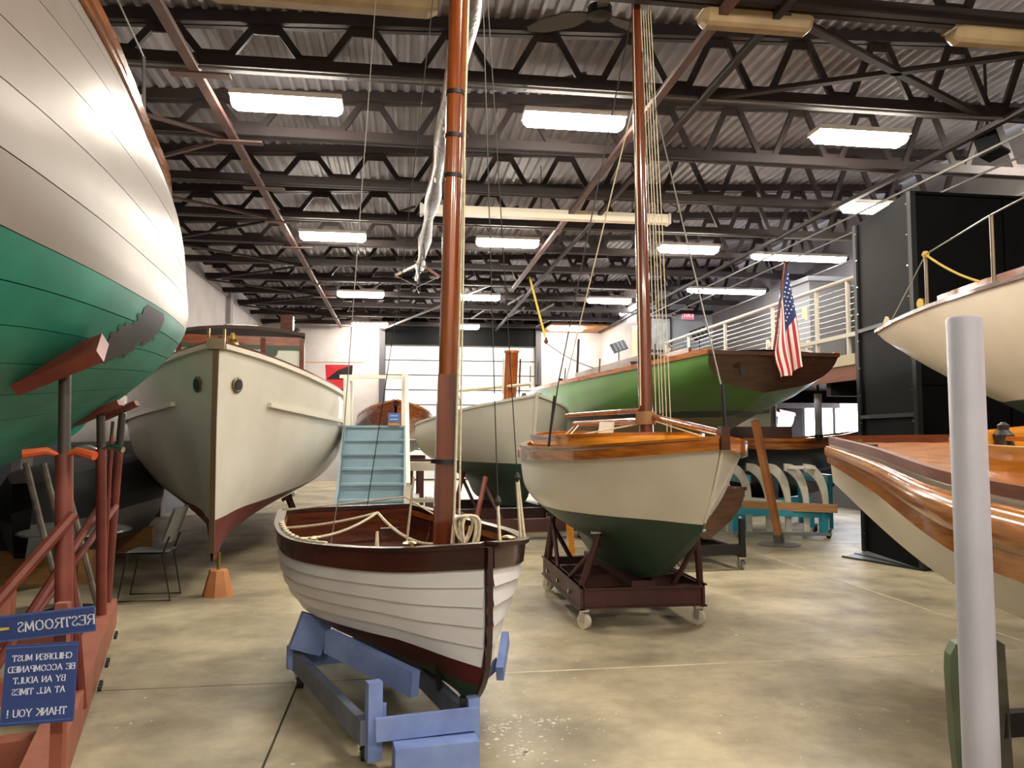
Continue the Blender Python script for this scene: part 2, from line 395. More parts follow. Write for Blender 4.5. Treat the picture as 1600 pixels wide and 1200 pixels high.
# bridging along the hall, below the chords
for x, mm, ww in ((-2.15, STEEL2, .1), (2.8, STEEL2, .09), (3.3, STEEL, .07), (7.1, STEEL, .08)):
    struct(MB().bb((x-ww/2, 2.5, CH-.065), (x+ww/2, YB-.3 if x != 2.8 else 19.3, CH-.005)), 'bridging_bar', mm, ceil)
for y in TY[1:]:
    struct(MB().bb((-2.4, y-.06, CH-.085), (-1.8, y+.06, CH-.065)), 'gusset_plate', STEEL2, ceil)
for k in range(1, 12):
    a, b = TY[k], TY[k+1]
    p, q = ((-2.2, a, CH-.03), (XL+.1, b, CH-.03)) if k % 2 else ((XL+.1, a, CH-.03), (-2.2, b, CH-.03))
    struct(MB().bar(p, q, .05, .04), 'brace_bar', STEEL2 if k < 5 else STEEL, ceil)
for p, q in (((3.3, 6.24, CH), (6.9, 8.1, CH)), ((6.9, 6.24, CH), (3.3, 4.4, CH)), ((3.3, 8.1, CH), (6.9, 6.24, CH))):
    struct(MB().bar(p, q, .08, .05), 'brace_bar', STEEL, ceil)
for x0, x1 in ((-.6, -.1), (1.3, 1.9)):      # raking bars between chords and deck
    for k in range(2, 12, 3): struct(MB().bar((x0, TY[k], CH), (x1+.3, TY[k]+.9, deckz(x0)-.08), .045, .045), 'strut', STEEL, ceil)
# conduits and pipes under the trusses
for pts in ([(XL+.2, 8.02, CH-.03), (XR-.1, 8.02, CH-.03)], [(XL+.2, 13.62, CH-.03), (XR-.1, 13.62, CH-.03)], [(8.0, 5, 5.25), (8.0, 25, 5.25)],
            [(6.9, 5, 5.0), (6.9, 22, 5.0)], [(8.9, 6, 5.1), (8.9, 22, 5.1)]):
    struct(MB().tube(pts, .016, 6), 'conduit', CONDUIT, ceil)
for x, y in ((3.0, 21.8), (3.35, 24.0), (4.1, 23.3), (4.6, 26.2), (2.2, 24.6)): struct(MB().tube([(x, y, CH-.02), (x+.28, y-1.3, CH+.05)], .03, 6), 'drop_pipe', CONDUIT, ceil)
struct(MB().bar((-.72, 27.2, 5.3), (2.2, 19.2, CH+.02), .05, .05), 'brace_bar', STEEL2, ceil)

# mezzanine at the right with cable rail
MZ = 2.75
mz = struct(MB().bb((6.45, 10.1, MZ-.32), (XR, YB, MZ)), 'trim_1', mat('mezzanine_edge', '#4b342e', .7))
struct(MB().bb((6.38, 10.1, MZ-.14), (6.45, 22, MZ+.02)), 'edge_beam', mat('edge_cream', '#a79c80', .6), mz)
struct(MB().bb((6.4, 10.1, MZ-.36), (6.46, YB, MZ-.145)), 'fascia', mat('brick_fascia', '#7a4a3a', .7), mz)
for y in (11, 13.5, 16, 18.5): struct(MB().bb((6.5, y-.06, MZ-.55), (XR-.02, y+.06, MZ-.32)), 'floor_joist', STEEL, mz)
for y in (13.0, 17.0, 21.0): struct(MB().tube([(6.6, y, 0), (6.6, y, MZ-.33)], .06, 10), 'column', mat('column_grey', '#6f6c69', .5), mz)
struct(MB().bb((7.4, 23, MZ+.01), (XR, 23.15, 6.5)), 'wall_mezzanine', W_GREY)
struct(MB().bb((7.28, 23, MZ+.01), (7.4, YB, 6.5)), 'wall_side', W_WALL)
rl = thing('cable_railing', (6.42, 14, MZ), 'white mezzanine railing with thin steel cables above the green yacht', 'railing')
RW = mat('rail_white', '#b5b0a2', .5)
for y in (10.3, 11.15, 12.6, 14.6, 16.6, 18.1): MB().bb((6.4, y-.024, MZ-.15), (6.45, y+.024, 3.84)).build('post', RW, rl)
MB().tube([(6.425, 10.02, 3.87), (6.425, 18.1, 3.87), (6.9, 19.0, 3.87), (7.3, 20.4, 3.87)], .032, 8).build('top_rail', RW, rl, True)
MB().bb((6.39, 10.02, 3.02), (6.46, 18.1, 3.08)).build('bottom_rail', RW, rl)
for k in range(8): MB().tube([(6.425, 10.02, 3.16+k*.085), (6.425, 18.1, 3.16+k*.085)], .0042, 5).build('cable', CHROME, rl)

# ================================================================ lamps
TUBE = mat('tube_lens', '#f4f4ff', .3, emit=12.)
def lamp(x, y, z, L, label, lit=True, w_=.3, h_=.11, group=None, rz=0., drop=0., name='ceiling_lamp'):
    t = thing(name, (x, y, z), label, 'lamp', group); R = Matrix.Rotation(rz, 3, 'Z'); c = Vector((x, y, z))
    def tr(m):
        m.v = [tuple(c+R @ (Vector(v)-c)) for v in m.v]; return m
    hs = tr(MB().box((x, y, z+h_+.032), (L*1.02, w_*1.04, .06))).build('housing', HOUSING if lit else UNLIT, t)
    prof = [(-.5, 1), (-.5, .62), (-.36, .18), (-.2, 0), (.2, 0), (.36, .18), (.5, .62), (.5, 1)]
    ln = MB(); rows = []
    for k, s in ((-.5, .72), (-.455, 1), (.455, 1), (.5, .72)):
        rows.append([(x+k*L, y+a*w_*s, z+h_*(1-(1-b)*s)) for a, b in prof])
    ln.grid(rows); ln.f += [tuple(range(8)), tuple(range(24, 32))]; ln.m += [0, 0]
    tr(ln).build('lens', (LENS if w_ > .2 else TUBE) if lit else UNLIT, t)
    for k in (-1, 1):
        tr(MB().box((x+k*L*.49, y, z+h_+.02), (.03, w_*.7, .07))).build('end_clip', HOUSING, t)
        if drop: tr(MB().tube([(x+k*L*.3, y, z+h_+.05), (x+k*L*.3, y, z+drop)], .006, 5)).build('hanger', WIRED, t)
    return t
rowsY = [(-3.0, 'row behind the viewer'), (2.9, 'row overhead'), (8.75, 'nearest row'), (14.6, 'second row'), (20.6, 'third row'), (26.3, 'last row by the rear wall')]
colsX = [(-1.32, 'left'), (2.0, 'middle'), (5.68, 'right')]
for yy, rn in rowsY:
    for xx, cn in colsX:
        if yy == 2.9 and xx < 0: lamp(xx, yy, 5.26, 1.2, 'unlit wraparound lamp over the tall yacht', False, group='unlit tan ceiling lamps'); continue
        lamp(xx if yy < 20 else xx+.2*(xx < 0), yy, 5.26, 1.2, 'lit white wraparound ceiling lamp, %s one of the %s' % (cn, rn), group='lit wraparound ceiling lamps')
lamp(7.75, 11.5, 5.26, 1.2, 'lit ceiling lamp just left of the black tower top', group='lit wraparound ceiling lamps')
lamp(9.1, 9.2, 5.7, 1.1, 'lit ceiling lamp cut off by the right picture edge', group='lit wraparound ceiling lamps')
lamp(8.3, 15.05, 5.28, 2.1, 'long lit tube lamp above the american flag', w_=.14, h_=.1, group='long tube lamps')
lamp(8.35, 18.85, 5.28, 2.1, 'long lit tube lamp over the exit sign', w_=.14, h_=.1, group='long tube lamps')
lamp(7.0, 22.9, 5.45, 2.2, 'lit tube lamp slanting along the mezzanine side wall', w_=.12, h_=.1, rz=math.pi/2, group='long tube lamps')
lamp(8.3, 14.2, 2.3, 1.2, 'lit lamp under the mezzanine floor', w_=.12, h_=.08, group='long tube lamps')
lamp(-.7, 6.55, 5.27, 1.95, 'unlit tan lamp at the top edge near the wooden dinghy mast', False, .26, .13, 'unlit tan ceiling lamps')
lamp(3.15, 6.38, 5.27, 1.05, 'unlit tan lamp right of the sloop mast', False, .22, .13, 'unlit tan ceiling lamps')
lamp(5.72, 6.33, 5.27, 1.3, 'unlit tan lamp at the right top corner', False, .22, .13, 'unlit tan ceiling lamps')
t = thing('projection_screen', (2.4, 12.6, 5.25), 'long white projection screen case hung below the roof', 'projection screen')
MB().bar((.27, 12.6, 5.33), (4.55, 12.6, 5.33), .16, .15).build('case', TUBEW, t)
for x in (.28, 4.54): MB().bb((x-.02, 12.5, 5.24), (x+.02, 12.7, 5.42)).build('end_cap', HOUSING, t)
for x in (.7, 2.3, 3.9): MB().tube([(x, 12.6, 5.4), (x, 12.6, deckz(x)-.01)], .008, 5).build('hanger', WIRED, t)
MB().tube(spline([(4.55, 12.55, 5.36), (4.68, 12.5, 5.5), (4.53, 12.5, 5.6), (4.4, 12.5, 5.75)], 5), .008, 5).build('power_cord', RUBBER, t, True)
def fan(x, y, z, lab):
    t = thing('ceiling_fan', (x, y, z), lab, 'fan', 'ceiling fans')
    MB().tube([(x, y, z), (x, y, deckz(x)-.02)], .02, 8).build('rod', BLACKM, t)
    MB().lathe((x, y, z-.06), [(.06, 0), (.12, .03), (.12, .12), (.05, .16)], 14).build('motor', BLACKM, t, True)
    for k in range(3):
        a = k*2.094+.5; d = Vector((math.cos(a), math.sin(a), 0)); n = Vector((-d.y, d.x, .25))
        rr = [[Vector((x, y, z))+d*u+n*s*wd for s in (-.5, .5)] for u, wd in ((.1, .08), (.3, .2), (.6, .17), (.75, .06))]
        b = MB().grid(rr); b.grid([[p+Vector((0, 0, .012)) for p in q] for q in rr]); b.build('blade', mat('fan_blade', '#4d4b49', .5), t, True)
fan(1.86, 7.0, 5.68, 'dark three bladed ceiling fan near the top of the sloop mast')
fan(2.05, 21.3, 5.5, 'small ceiling fan far back above the rear overhead door')
t = thing('loudspeaker', (7.3, 8.55, 5.3), 'black loudspeaker hung under the roof at the right', 'loudspeaker')
sp = Matrix.Rotation(.5, 3, 'Z') @ Matrix.Rotation(-.25, 3, 'X')
MB().box((7.35, 8.55, 5.3), (.3, .26, .36), M=sp).build('cabinet', mat('speaker_black', '#08090a', .8, spec=.2), t)
MB().box(Vector((7.35, 8.55, 5.3))+sp @ Vector((0, -.135, 0)), (.27, .01, .33), M=sp).build('grille', MATS['speaker_black'], t)
MB().tube([(7.35, 8.6, 5.48), (7.35, 8.6, deckz(7.35)-.02)], .02, 6).build('bracket', BLACKM, t)
# spar bundle slung under the roof
t = thing('wrapped_mast', (.45, 11, 5.0), 'long old mast wrapped in clear plastic slung under the roof', 'mast')
pts = [(.52-.19*i/16., 5.6+11*i/16., 5.12+.02*math.sin(i*2.1)) for i in range(17)]
MB().tube(pts, [.1+.03*math.sin(i*1.7) for i in range(16)]+[.05], 9).build('plastic_sheet', PLASTIC, t, True)
MB().tube([(.46, 5.3, 5.19), (.3, 17.6, 5.17)], .045, 8).build('spar', MASTD, t, True)
for q in ((.33, 15.6, 5.1, -.5), (.33, 15.6, 5.1, .42)):
    MB().bar((q[0], q[1], q[2]), (q[0]+q[3], q[1]+.3, q[2]-.2), .03, .05).build('spreader', MAHOG, t)
    MB().tube([(q[0]+q[3], q[1]+.3, q[2]-.2), (.32, 17.3, 4.95)], .008, 5).build('stay', WIRE, t)
for k in range(6):
    y = 6.6+k*1.8; MB().tube([(.45-.02*k, y, 5.0), (.47-.02*k, y, CH+.02)], .012, 5).build('sling', ROPE, t)
for k in range(4):
    y0 = 13.5+k*.9; MB().tube(spline([(.33, y0, 5.08), (.38+.1*math.sin(k*2), y0+.5, 4.86-.05*k), (.3, y0+1.0, 4.9), (.33, y0+1.5, 5.02)], 5), .012, 5).build('loose_line', WIRED, t, True)

# drips and scuffs of old paint on the slab
rp = random.Random(11); m = MB()
def blot(x, y, r):
    k = rp.randint(5, 8); a0 = rp.random()*6; e = rp.uniform(.4, 1)
    m.add([(x, y, .0012)]+[(x+r*rp.uniform(.4, 1.2)*math.cos(a0+i*6.283/k), y+e*r*rp.uniform(.4, 1.2)*math.sin(a0+i*6.283/k), .0012) for i in range(k)], [(0, 1+i, 1+(i+1) % k) for i in range(k)])
for cx, cy, sx, sy, n, r in ((.6, 4.0, .12, .2, 60, .012), (.62, 3.95, .03, .03, 30, .012), (.52, 4.3, .03, .05, 34, .012), (.8, 4.35, .06, .015, 18, .01), (.66, 4.45, .02, .03, 14, .009), (.78, 4.3, .18, .14, 28, .009), (.55, 4.35, .05, .12, 30, .010), (1.5, 4.2, .7, .6, 30, .008), (-.9, 4.6, .8, .5, 14, .009), (2.6, 5.0, 1.5, 1.2, 40, .009), (-1.0, 7.5, .6, 1.2, 12, .012), (3.5, 7.6, 1.2, 1.5, 26, .012)):
    for i in range(n): blot(rp.gauss(cx, sx), rp.gauss(cy, sy), r*rp.uniform(.35, 1.5))
o = m.build('paint_spatter', mat('paint_white', '#d9d3c2', .6)); tag(o, 'flecks of old white paint on the concrete floor', 'paint'); o['kind'] = 'stuff'
# ================================================================ boats
def caster(parent, x, y, h, r=.06, wm=None, rz=0.):
    b = MB().bar((x, y, h), (x, y, h-.03), .07, .07).build('caster', CHROME, parent)
    c = Vector((x, y, r)); d = Vector((math.cos(rz), math.sin(rz), 0))
    zt_ = Vector((0, 0, h-r-.02)); zb_ = Vector((0, 0, -.01)); zi = Vector((0, 0, h-r-.03)); e_ = d.cross(Vector((0, 0, 1)))*.05
    MB().prism([c+d*.034+zb_-e_/2, c+d*.034+zt_-e_/2, c-d*.034+zt_-e_/2, c-d*.034+zb_-e_/2, c-d*.026+zb_-e_/2, c-d*.026+zi-e_/2, c+d*.026+zi-e_/2, c+d*.026+zb_-e_/2], e_).build('fork', CHROME, b)
    MB().lathe(c-d*.022, [(r*.4, 0), (r, .004), (r, .04), (r*.4, .044)], 16, d).build('wheel', wm or RUBBER, b, True)
    MB().lathe(c-d*.026, [(r*.3, 0), (r*.3, .052)], 10, d).build('hub', CHROME, b, True)

# ---- clinker dinghy in the foreground
H = Hull([(0, .016, 1.045, .262, .17, [1, 1, 1, 1, 1, 1]),
          (.12, .35, 1.0, .25, .03, [1, .92, .79, .58, .32, .05]),
          (.3, .575, .965, .245, 0, [1, .97, .89, .73, .46, .04]),
          (.5, .695, .945, .255, 0, [1, 1, .96, .84, .6, .04]),
          (.75, .665, .955, .28, 0, [1, .99, .95, .83, .56, .04]),
          (1, .53, 1.0, .36, 0, [1, .98, .9, .73, .44, .04])], 2.71, .431, 3.85, -.318, vexp=6)
dg = thing('dinghy', H.P(1.3, 0, .25), 'white clinker sailing dinghy with dark wood rim and red bottom on blue dolly', 'boat')
WLz, GRz = .47, .345
vs0 = lambda s: .125
vw = lambda s: H.vz(s, WLz-.015+.06*min(1, s/.2))
vg = lambda s: H.vz(s, GRz+.02*s)
for sd in (-1, 1):
    H.strake(0, lambda s: .135, sd, .016, .02).build('sheer_strake', MAHDK, dg, True)
    N_ = 5
    for k in range(N_):
        a = (lambda k: lambda s: vs0(s)+(vw(s)-vs0(s))*k/N_-(.012 if k else 0))(k); b = (lambda k: lambda s: vs0(s)+(vw(s)-vs0(s))*(k+1)/N_)(k)
        H.strake(a, b, sd, .0, .019, s0=.002, nv=3).build('strake', mat('dinghy_white', '#dcdbde', .35, '#d2d1d4', 2), dg, True)
H.skin(vw, vg, 40, 6, off=.006).build('red_bottom', mat('dinghy_red', '#5e1a1c', .4, '#4f1518', 3), dg, True)
H.skin(vg, 1., 40, 6, off=.006).build('green_bottom', mat('dinghy_green', '#2a4a34', .4), dg, True)
H.skin(0.02, 1., 40, 12, off=-.012).build('inner_planking', INTER, dg, True)
H.end(1., off=.01).build('transom', INTER, dg); H.end(.995, off=0).build('transom_inner', MAHOG, dg)
ribbon_bar(H.stemcurve(0., .985, 24, .012), H.l, .028, .035, H.d).build('stem', MAHDK, dg)
for sd in (-1, 1):
    H.rail(0, .0, .07, .022, sd, .004, 1, 36, .012).build('gunwale', MAHDK, dg)
    H.rail(.06, -.03, .02, .04, sd, .05, .98, 30).build('inwale', VARN, dg)
MB().bar(H.S(1, 0, -1)+Vector((0, 0, .012)), H.S(1, 0, 1)+Vector((0, 0, .012)), .05, .03).build('transom_cap', MAHDK, dg)
for x, z, wd in ((.95, .72, .22), (1.75, .70, .24), (2.5, .72, .3)):
    s = x/2.71; b = H.row(s)[0]*.86
    MB().bar(H.P(x, -b, z), H.P(x, b, z), wd, .025, (0, 0, 1)).build('thwart', MAHOG, dg)
for k in range(9):
    s = .12+.095*k
    for sd in (-1, 1): MB().tube([H.S(s, v, sd, -.02) for v in (.06, .25, .45, .65, .85)], .011, 5).build('rib', MAHOG, dg)
MB().bar(H.P(1.5, 0, .42), H.P(1.5, 0, .78), .04, .16).build('centreboard_case', MAHOG, dg)
MB().box(H.P(1.95, .1, .9), (.13, .03, .05), 0.).build('tiller_head', MAHDK, dg)
# mast
mb_, mt_ = H.P(.66, 0, .33), Vector((.33, 4.42, 5.15))
tt = lambda z: mb_.lerp(mt_, (z-mb_.z)/(mt_.z-mb_.z))
MB().bar(mb_, tt(1.95), .115, .115).build('mast_foot', MASTD, dg)
MB().tube([tt(1.93), tt(3.0), mt_], [.054, .056, .05], 14).build('mast', MASTW, dg, True)
for z in (1.45, 3.12, 3.36, 3.62): MB().tube([tt(z-.012), tt(z+.012)], .085 if z < 1.9 else .06, 14).build('mast_band', BLACKM, dg, True)
# standing and running rigging
def ln(pts, r, mm, par, name='rope', n=5): return MB().tube(pts, r, n).build(name, mm, par, True)
off = Vector((.055, -.07, 0))
ln([tt(.95)+off, tt(2.5)+off, tt(5.1)+off], .009, ROPE, dg, 'halyard')
ln([tt(.95)+off*1.2+Vector((.02, 0, 0)), tt(3.2)+off*1.1], .006, ROPE, dg, 'halyard')
top = tt(5.1)
for sd, s, nm in ((1, .2, 0), (1, .03, 1)):
    b = H.S(s, 0, sd); k = b.lerp(top, .055 if nm else .09)
    ln([k, top+Vector((.1*sd, 0, 0))], 0.0032, WIRED, dg, 'shroud')
    for e in ((-.012, .012) if not nm else (0,)): ln([b+Vector((e, 0, 0)), k+Vector((e*.3, 0, 0))], .009, ROPE, dg, 'lanyard')
    MB().lathe(k-Vector((0, 0, .03)), [(.008, 0), (.02, .03), (.008, .06)], 8).build('thimble', WIRED, dg, True)
b = H.S(.55, 0, -1); b2 = H.P(1.3, -.3, .9)
ln([H.P(1.9, -.1, .97), Vector((-.02, 5.2, 2.6)), Vector((.25, 4.5, 5.1))], .0035, WIRED, dg, 'shroud')
ln([H.P(1.5, -.45, .78), H.P(1.62, -.35, 1.25), H.P(1.7, -.1, 5.1)], .0035, WIRE, dg, 'shroud')
for e in (-.015, .015): ln([H.P(1.25, -.2+e, .72), H.P(1.35, -.17, .98)], .009, ROPE, dg, 'lanyard')
mid = H.P(1.75, -.05, 1.06)
ln(sag(H.S(.75, 0, -1), mid, .02), .009, ROPE, dg); ln(sag(H.S(.5, 0, -1)+Vector((0, 0, .02)), mid, .05), .010, ROPE, dg)
ln(sag(mid, tt(.98), .07), .010, ROPE, dg); ln(sag(H.S(.98, 0, -.6 and -1)+Vector((0, 0, .02)), H.P(1.9, .2, 1.15), .0), .007, ROPE, dg)
ln([H.P(1.9, .2, 1.15), H.P(1.5, .45, .95)], .007, ROPE, dg)
ln(sag(H.S(.42, 0, -1)+Vector((.06, 0, -.02)), tt(.93)-off, .06), .010, ROPE, dg)
ln(sag(H.P(1.0, -.3, .93), H.P(.62, .05, .9), .03), .009, ROPE, dg)
ln([H.P(.86, -.16, .72), H.P(.9, -.08, 1.35)], .008, ROPE, dg)
lace = [H.S(.33+.02*i, 0, -1)+Vector((.03*(i % 2), 0, .028)) for i in range(24)]
ln(lace, .008, ROPE, dg, 'lacing')
coil = []
cc = tt(1.1)+Vector((.05, -.1, 0))
for i in range(90):
    a = i*.42; g_ = .5+.5*math.sin(a*.13); coil.append(cc+Vector((.05+.05*math.cos(a)+.05*g_, -.03+.03*math.sin(a*.7), -.02+(.07+.05*g_)*math.sin(a+.5*math.cos(a))-.05*g_)))
ln(coil, .0085, ROPE, dg, 'rope_coil')
ln([cc, cc+Vector((-.02, -.03, -.2))], .0085, ROPE, dg); ln([cc, cc+Vector((.12, -.06, -.2))], .0085, ROPE, dg)
for s, sd in ((.09, 1), (.42, -1), (.12, -1)):
    p = H.S(s, 0, sd)+Vector((0, 0, .03)); MB().lathe(p-H.l*sd*.05, [(.035, 0), (.04, .012), (.02, .02)], 12).build('fairlead', BRASS, dg, True)
# ---- blue dolly under the dinghy
q = lambda x, y, z: H.P(x, y, z)
dl = thing('boat_dolly', q(.9, -.25, 0), 'blue painted timber dolly on casters under the clinker dinghy', 'boat dolly')
GB_ = mat('dolly_grey_blue', '#6d7486', .6, '#5a6070', 6)
MB().bar(q(.2, -.56, .17), q(1.6, -.63, .17), .045, .12, (0, 0, 1)).build('rail', GB_, dl)
MB().bar(q(.1, -.06, .17), q(1.6, .02, .17), .045, .12, (0, 0, 1)).build('rail', GB_, dl)
MB().bar(q(1.58, -.68, .19), q(1.58, .08, .19), .05, .14, (0, 0, 1)).build('cross_beam', BLUEP, dl)
MB().bar(q(.06, -.46, .085), q(-.02, -.07, .085), .15, .13, (0, 0, 1)).build('front_step', BLUEP, dl)
MB().bar(q(.12, -.53, .205), q(.02, -.05, .215), .03, .105, (0, 0, 1)).build('front_board', BLUEP, dl)
MB().bar(q(.19, -.52, .04), q(.19, -.52, .41), .07, .06, tuple(H.d)).build('post', BLUEP, dl)
MB().bar(q(.08, -.05, .08), q(.08, -.05, .3), .06, .055, tuple(H.d)).build('post', BLUEP, dl)
MB().bar(q(.2, -.475, .19), q(.2, -.475, .29), .04, .05).build('cleat', BLUEP, dl); MB().bar(q(.1, -.09, .2), q(.1, -.09, .3), .03, .05).build('cleat', BLACKM, dl)
MB().bar(q(.3, -.27, .33), q(1.02, -.55, .41), .05, .13, (0, 0, 1)).build('bilge_chock', BLUEP, dl)
MB().bar(q(1.45, -.6, .25), q(1.45, -.52, .46), .2, .06, tuple(H.d)).build('bilge_chock', BLUEP, dl)
MB().bar(q(.2, .16, .35), q(.42, .30, .47), .04, .085, (0, 0, 1)).build('side_chock', BLUEP, dl); MB().bar(q(.3, .2, .38), q(.4, .03, .2), .04, .05).build('chock_arm', BLUEP, dl)
MB().bar(q(.5, -.06, .22), q(.38, -.12, .42), .03, .03).build('strap', BLACKM, dl)
for x, y in ((1.55, -.6), (1.55, .02), (.3, -.53), (.22, -.06)): caster(dl, q(x, y, 0).x, q(x, y, 0).y, .115, .045)

# ---- cream sloop on the maroon steel dolly
H = Hull([(0, .018, 1.575, .90, .34, [1, 1, 1, 1, 1, 1]),
          (.12, .40, 1.535, .70, .25, [1, .84, .66, .45, .25, .08]),
          (.3, .66, 1.50, .46, .1, [1, .95, .83, .6, .26, .07]),
          (.5, .80, 1.48, .36, 0, [1, 1, .94, .66, .22, .06]),
          (.75, .79, 1.48, .40, 0, [1, 1, .92, .58, .17, .06]),
          (.92, .62, 1.51, .6, 0, [1, .97, .84, .5, .16, .06]),
          (1, .45, 1.53, .95, 0, [1, .95, .8, .5, .2, .06])], 3.35, 2.185, 5.03, -.092, vexp=1.3)
sl = thing('sloop', H.P(1.8, 0, .36), 'cream daysailer sloop with varnished rail, dark green bottom and tall mast', 'boat')
vw = lambda s: H.vz(s, .955)
H.skin(.0, vw, 44, 12).build('topsides', CREAM, sl, True)
H.skin(vw, 1., 44, 12, off=.002).build('bottom', DGREEN, sl, True)
H.end(1.).build('transom', VARN, sl)
for sd in (-1, 1):
    H.rail(.055, .012, .05, .075, sd, .0, 1, 36).build('rub_rail', VARN, sl)
    H.rail(0, -.02, .08, .02, sd, .0, 1, 36, .012).build('covering_board', VARN, sl)
H.deck(-.0, .05, 0, .36).build('foredeck', HONEY, sl, True)
H.skin(.02, .5, 36, 6, off=-.03, s0=.34, s1=.99).build('cockpit_lining', HONEY, sl, True)
MB().grid([[H.P(3.35*s, y*H.row(s)[0]*.8, 1.12) for y in (-1, -.5, 0, .5, 1)] for s in (.34, .5, .7, .85, .99)]).build('cockpit_floor', HONEY, sl)
# coaming: an oval of bent wood standing above the deck
co, ci = [], []
for i in range(49):
    a = -math.pi+2*math.pi*i/48; cx = 2.12-1.12*math.cos(a); yy = .66*math.sin(a)
    yy = max(-.66, min(.66, yy*1.12)); sb = H.row(cx/3.35)[0]-.1; yy = max(-sb, min(sb, yy))
    zz = H.row(cx/3.35)[1]; co.append((cx, yy, zz))
rows = [[H.P(x, y, z-.12), H.P(x, y*1.03, z+.115), H.P(x, y*.97-0, z+.115), H.P(x, y*.95, z-.12)] for x, y, z in co]
MB().grid(rows, True).build('coaming', HONEY, sl, True)
rows = [[H.P(x, y*1.045, z+.1), H.P(x, y*1.045, z+.125), H.P(x, y*.955, z+.125), H.P(x, y*.955, z+.1)] for x, y, z in co]
MB().grid(rows, True).build('coaming_cap', VARN, sl, True)
for y in (-.4, .4): MB().bar(H.P(1.5, y, 1.3), H.P(2.9, y, 1.3), .22, .025, (0, 0, 1)).build('seat', HONEY, sl)
ribbon_bar(H.stemcurve(0, .9, 14, .0), H.l, .022, .02, H.d).build('stem', CREAM, sl)
MB().bar(H.P(-.01, 0, 1.5), H.P(-.01, 0, 1.66), .06, .07).build('stem_head', MAHDK, sl)
mb_, mt_ = H.P(1.3, 0, 1.1), Vector((2.05, 6.45, 5.6)); tt = lambda z: mb_.lerp(mt_, (z-mb_.z)/(mt_.z-mb_.z))
MB().tube([mb_, tt(3), mt_], [.062, .058, .042], 14).build('mast', MASTD, sl, True)
bm0 = tt(1.72); 
MB().tube([bm0+H.d*.02-H.l*.06, H.P(2.9, -.12, 1.72)], [.032, .028], 10).build('boom', MASTW, sl, True)
MB().tube([bm0+Vector((0, 0, .09))-H.l*.05, H.P(2.6, -.3, 1.80)], [.024, .02], 10).build('gaff', MASTW, sl, True)
MB().tube([bm0+H.l*.05+Vector((0, 0, .04)), H.P(.06, .0, 1.62)], [.028, .024], 10).build('jib_boom', MASTW, sl, True)
MB().tube([tt(1.69), tt(1.8)], .085, 12).build('mast_lashing', mat('tan_rope', '#8a6a44', .8), sl, True)
top = tt(5.55)
for k, (dx, zz) in enumerate(((.08, 1.75), (.12, 1.78), (.15, 1.72), (.19, 1.55), (.23, 1.55))):
    ln([tt(1.7)+Vector((dx*.9, -.05, zz-1.7)), tt(3.4)+Vector((dx*.75, -.05, 0)), top+Vector((.03+.022*k, -.03, 0))], .0042, ROPE, sl, 'halyard')
ln([tt(1.85)-Vector((.06, .05, 0)), tt(2.45)-Vector((.055, .05, 0)), top-Vector((.03, .02, 0))], .006, ROPE, sl, 'halyard')
ln([H.P(1.75, -.74, 1.5), H.P(1.72, -.66, 2.05), top], .006, WIRED, sl, 'shroud'); ln([H.P(1.75, -.74, 1.5), H.P(1.735, -.69, 1.95)], .011, BLACKM, sl, 'turnbuckle')
ln([H.P(2.0, -.5, 2.1), tt(4.6)-Vector((.03, 0, 0))], .006, ROPE, sl, 'lazy_jack')
ln([H.P(-.02, 0, 1.68), H.P(.02, 0, 1.95), tt(5.1)+Vector((.03, 0, 0))], .006, WIRE, sl, 'forestay'); ln([H.P(-.03, 0, 1.66), H.P(.0, 0, 1.95)], .014, BLACKM, sl, 'turnbuckle')
ln([tt(1.72)+H.l*.08, H.P(1.7, -.6, 1.58)], .007, ROPE, sl); ln([tt(1.72)+H.l*.08, H.P(.55, .2, 1.57)], .007, ROPE, sl)
ln([H.P(2.9, -.12, 1.7), H.P(2.85, -.3, 1.55)], .007, ROPE, sl); ln([H.P(2.7, -.15, 1.7), H.P(2.1, -.45, 1.58)], .007, ROPE, sl)
pp = H.P(1.75, -.2, 1.72)
MB().prism([pp+Vector((-.06, 0, 0)), pp+Vector((.08, 0, 0)), pp+Vector((.05, 0, -.2)), pp+Vector((-.09, 0, -.22))], (0, .004, 0)).build('paper_notice', PAPER, sl)
# ---- maroon dolly
x0, x1, y0, y1 = 1.46, 2.55, 6.28, 7.98
dl = thing('steel_dolly', ((x0+x1)/2, (y0+y1)/2, 0), 'maroon steel channel dolly on four casters under the cream sloop', 'boat dolly')
for x in (x0+.02, x1-.02):
    b = MB(); b.bb((x-.012, y0, .16), (x+.012, y1, .35)); b.bb((x-.03, y0, .16), (x+.03, y1, .175)); b.bb((x-.03, y0, .335), (x+.03, y1, .35)); b.build('side_channel', MAROON, dl)
for y in (y0+.02, y0+.6, y0+1.15, y1-.02):
    b = MB(); b.bb((x0+.04, y-.012, .17), (x1-.04, y+.012, .34)); b.bb((x0+.04, y-.035, .325), (x1-.04, y+.035, .34)); b.bb((x0+.04, y-.035, .17), (x1-.04, y+.035, .182)); b.build('cross_channel', MAROON, dl)
for x in (x0-.012, x1+.012):
    for k in range(3): MB().lathe((x, y0+.35+k*.5, .25), [(.02, -.01), (.02, .01)], 6, (1, 0, 0)).build('bolt', CHROME, dl)
for x in (x0+.05, x1-.05):
    for y in (y0+.05, y1-.05): caster(dl, x, y, .17, .065, CASTW, .6)
cxm = (x0+x1)/2
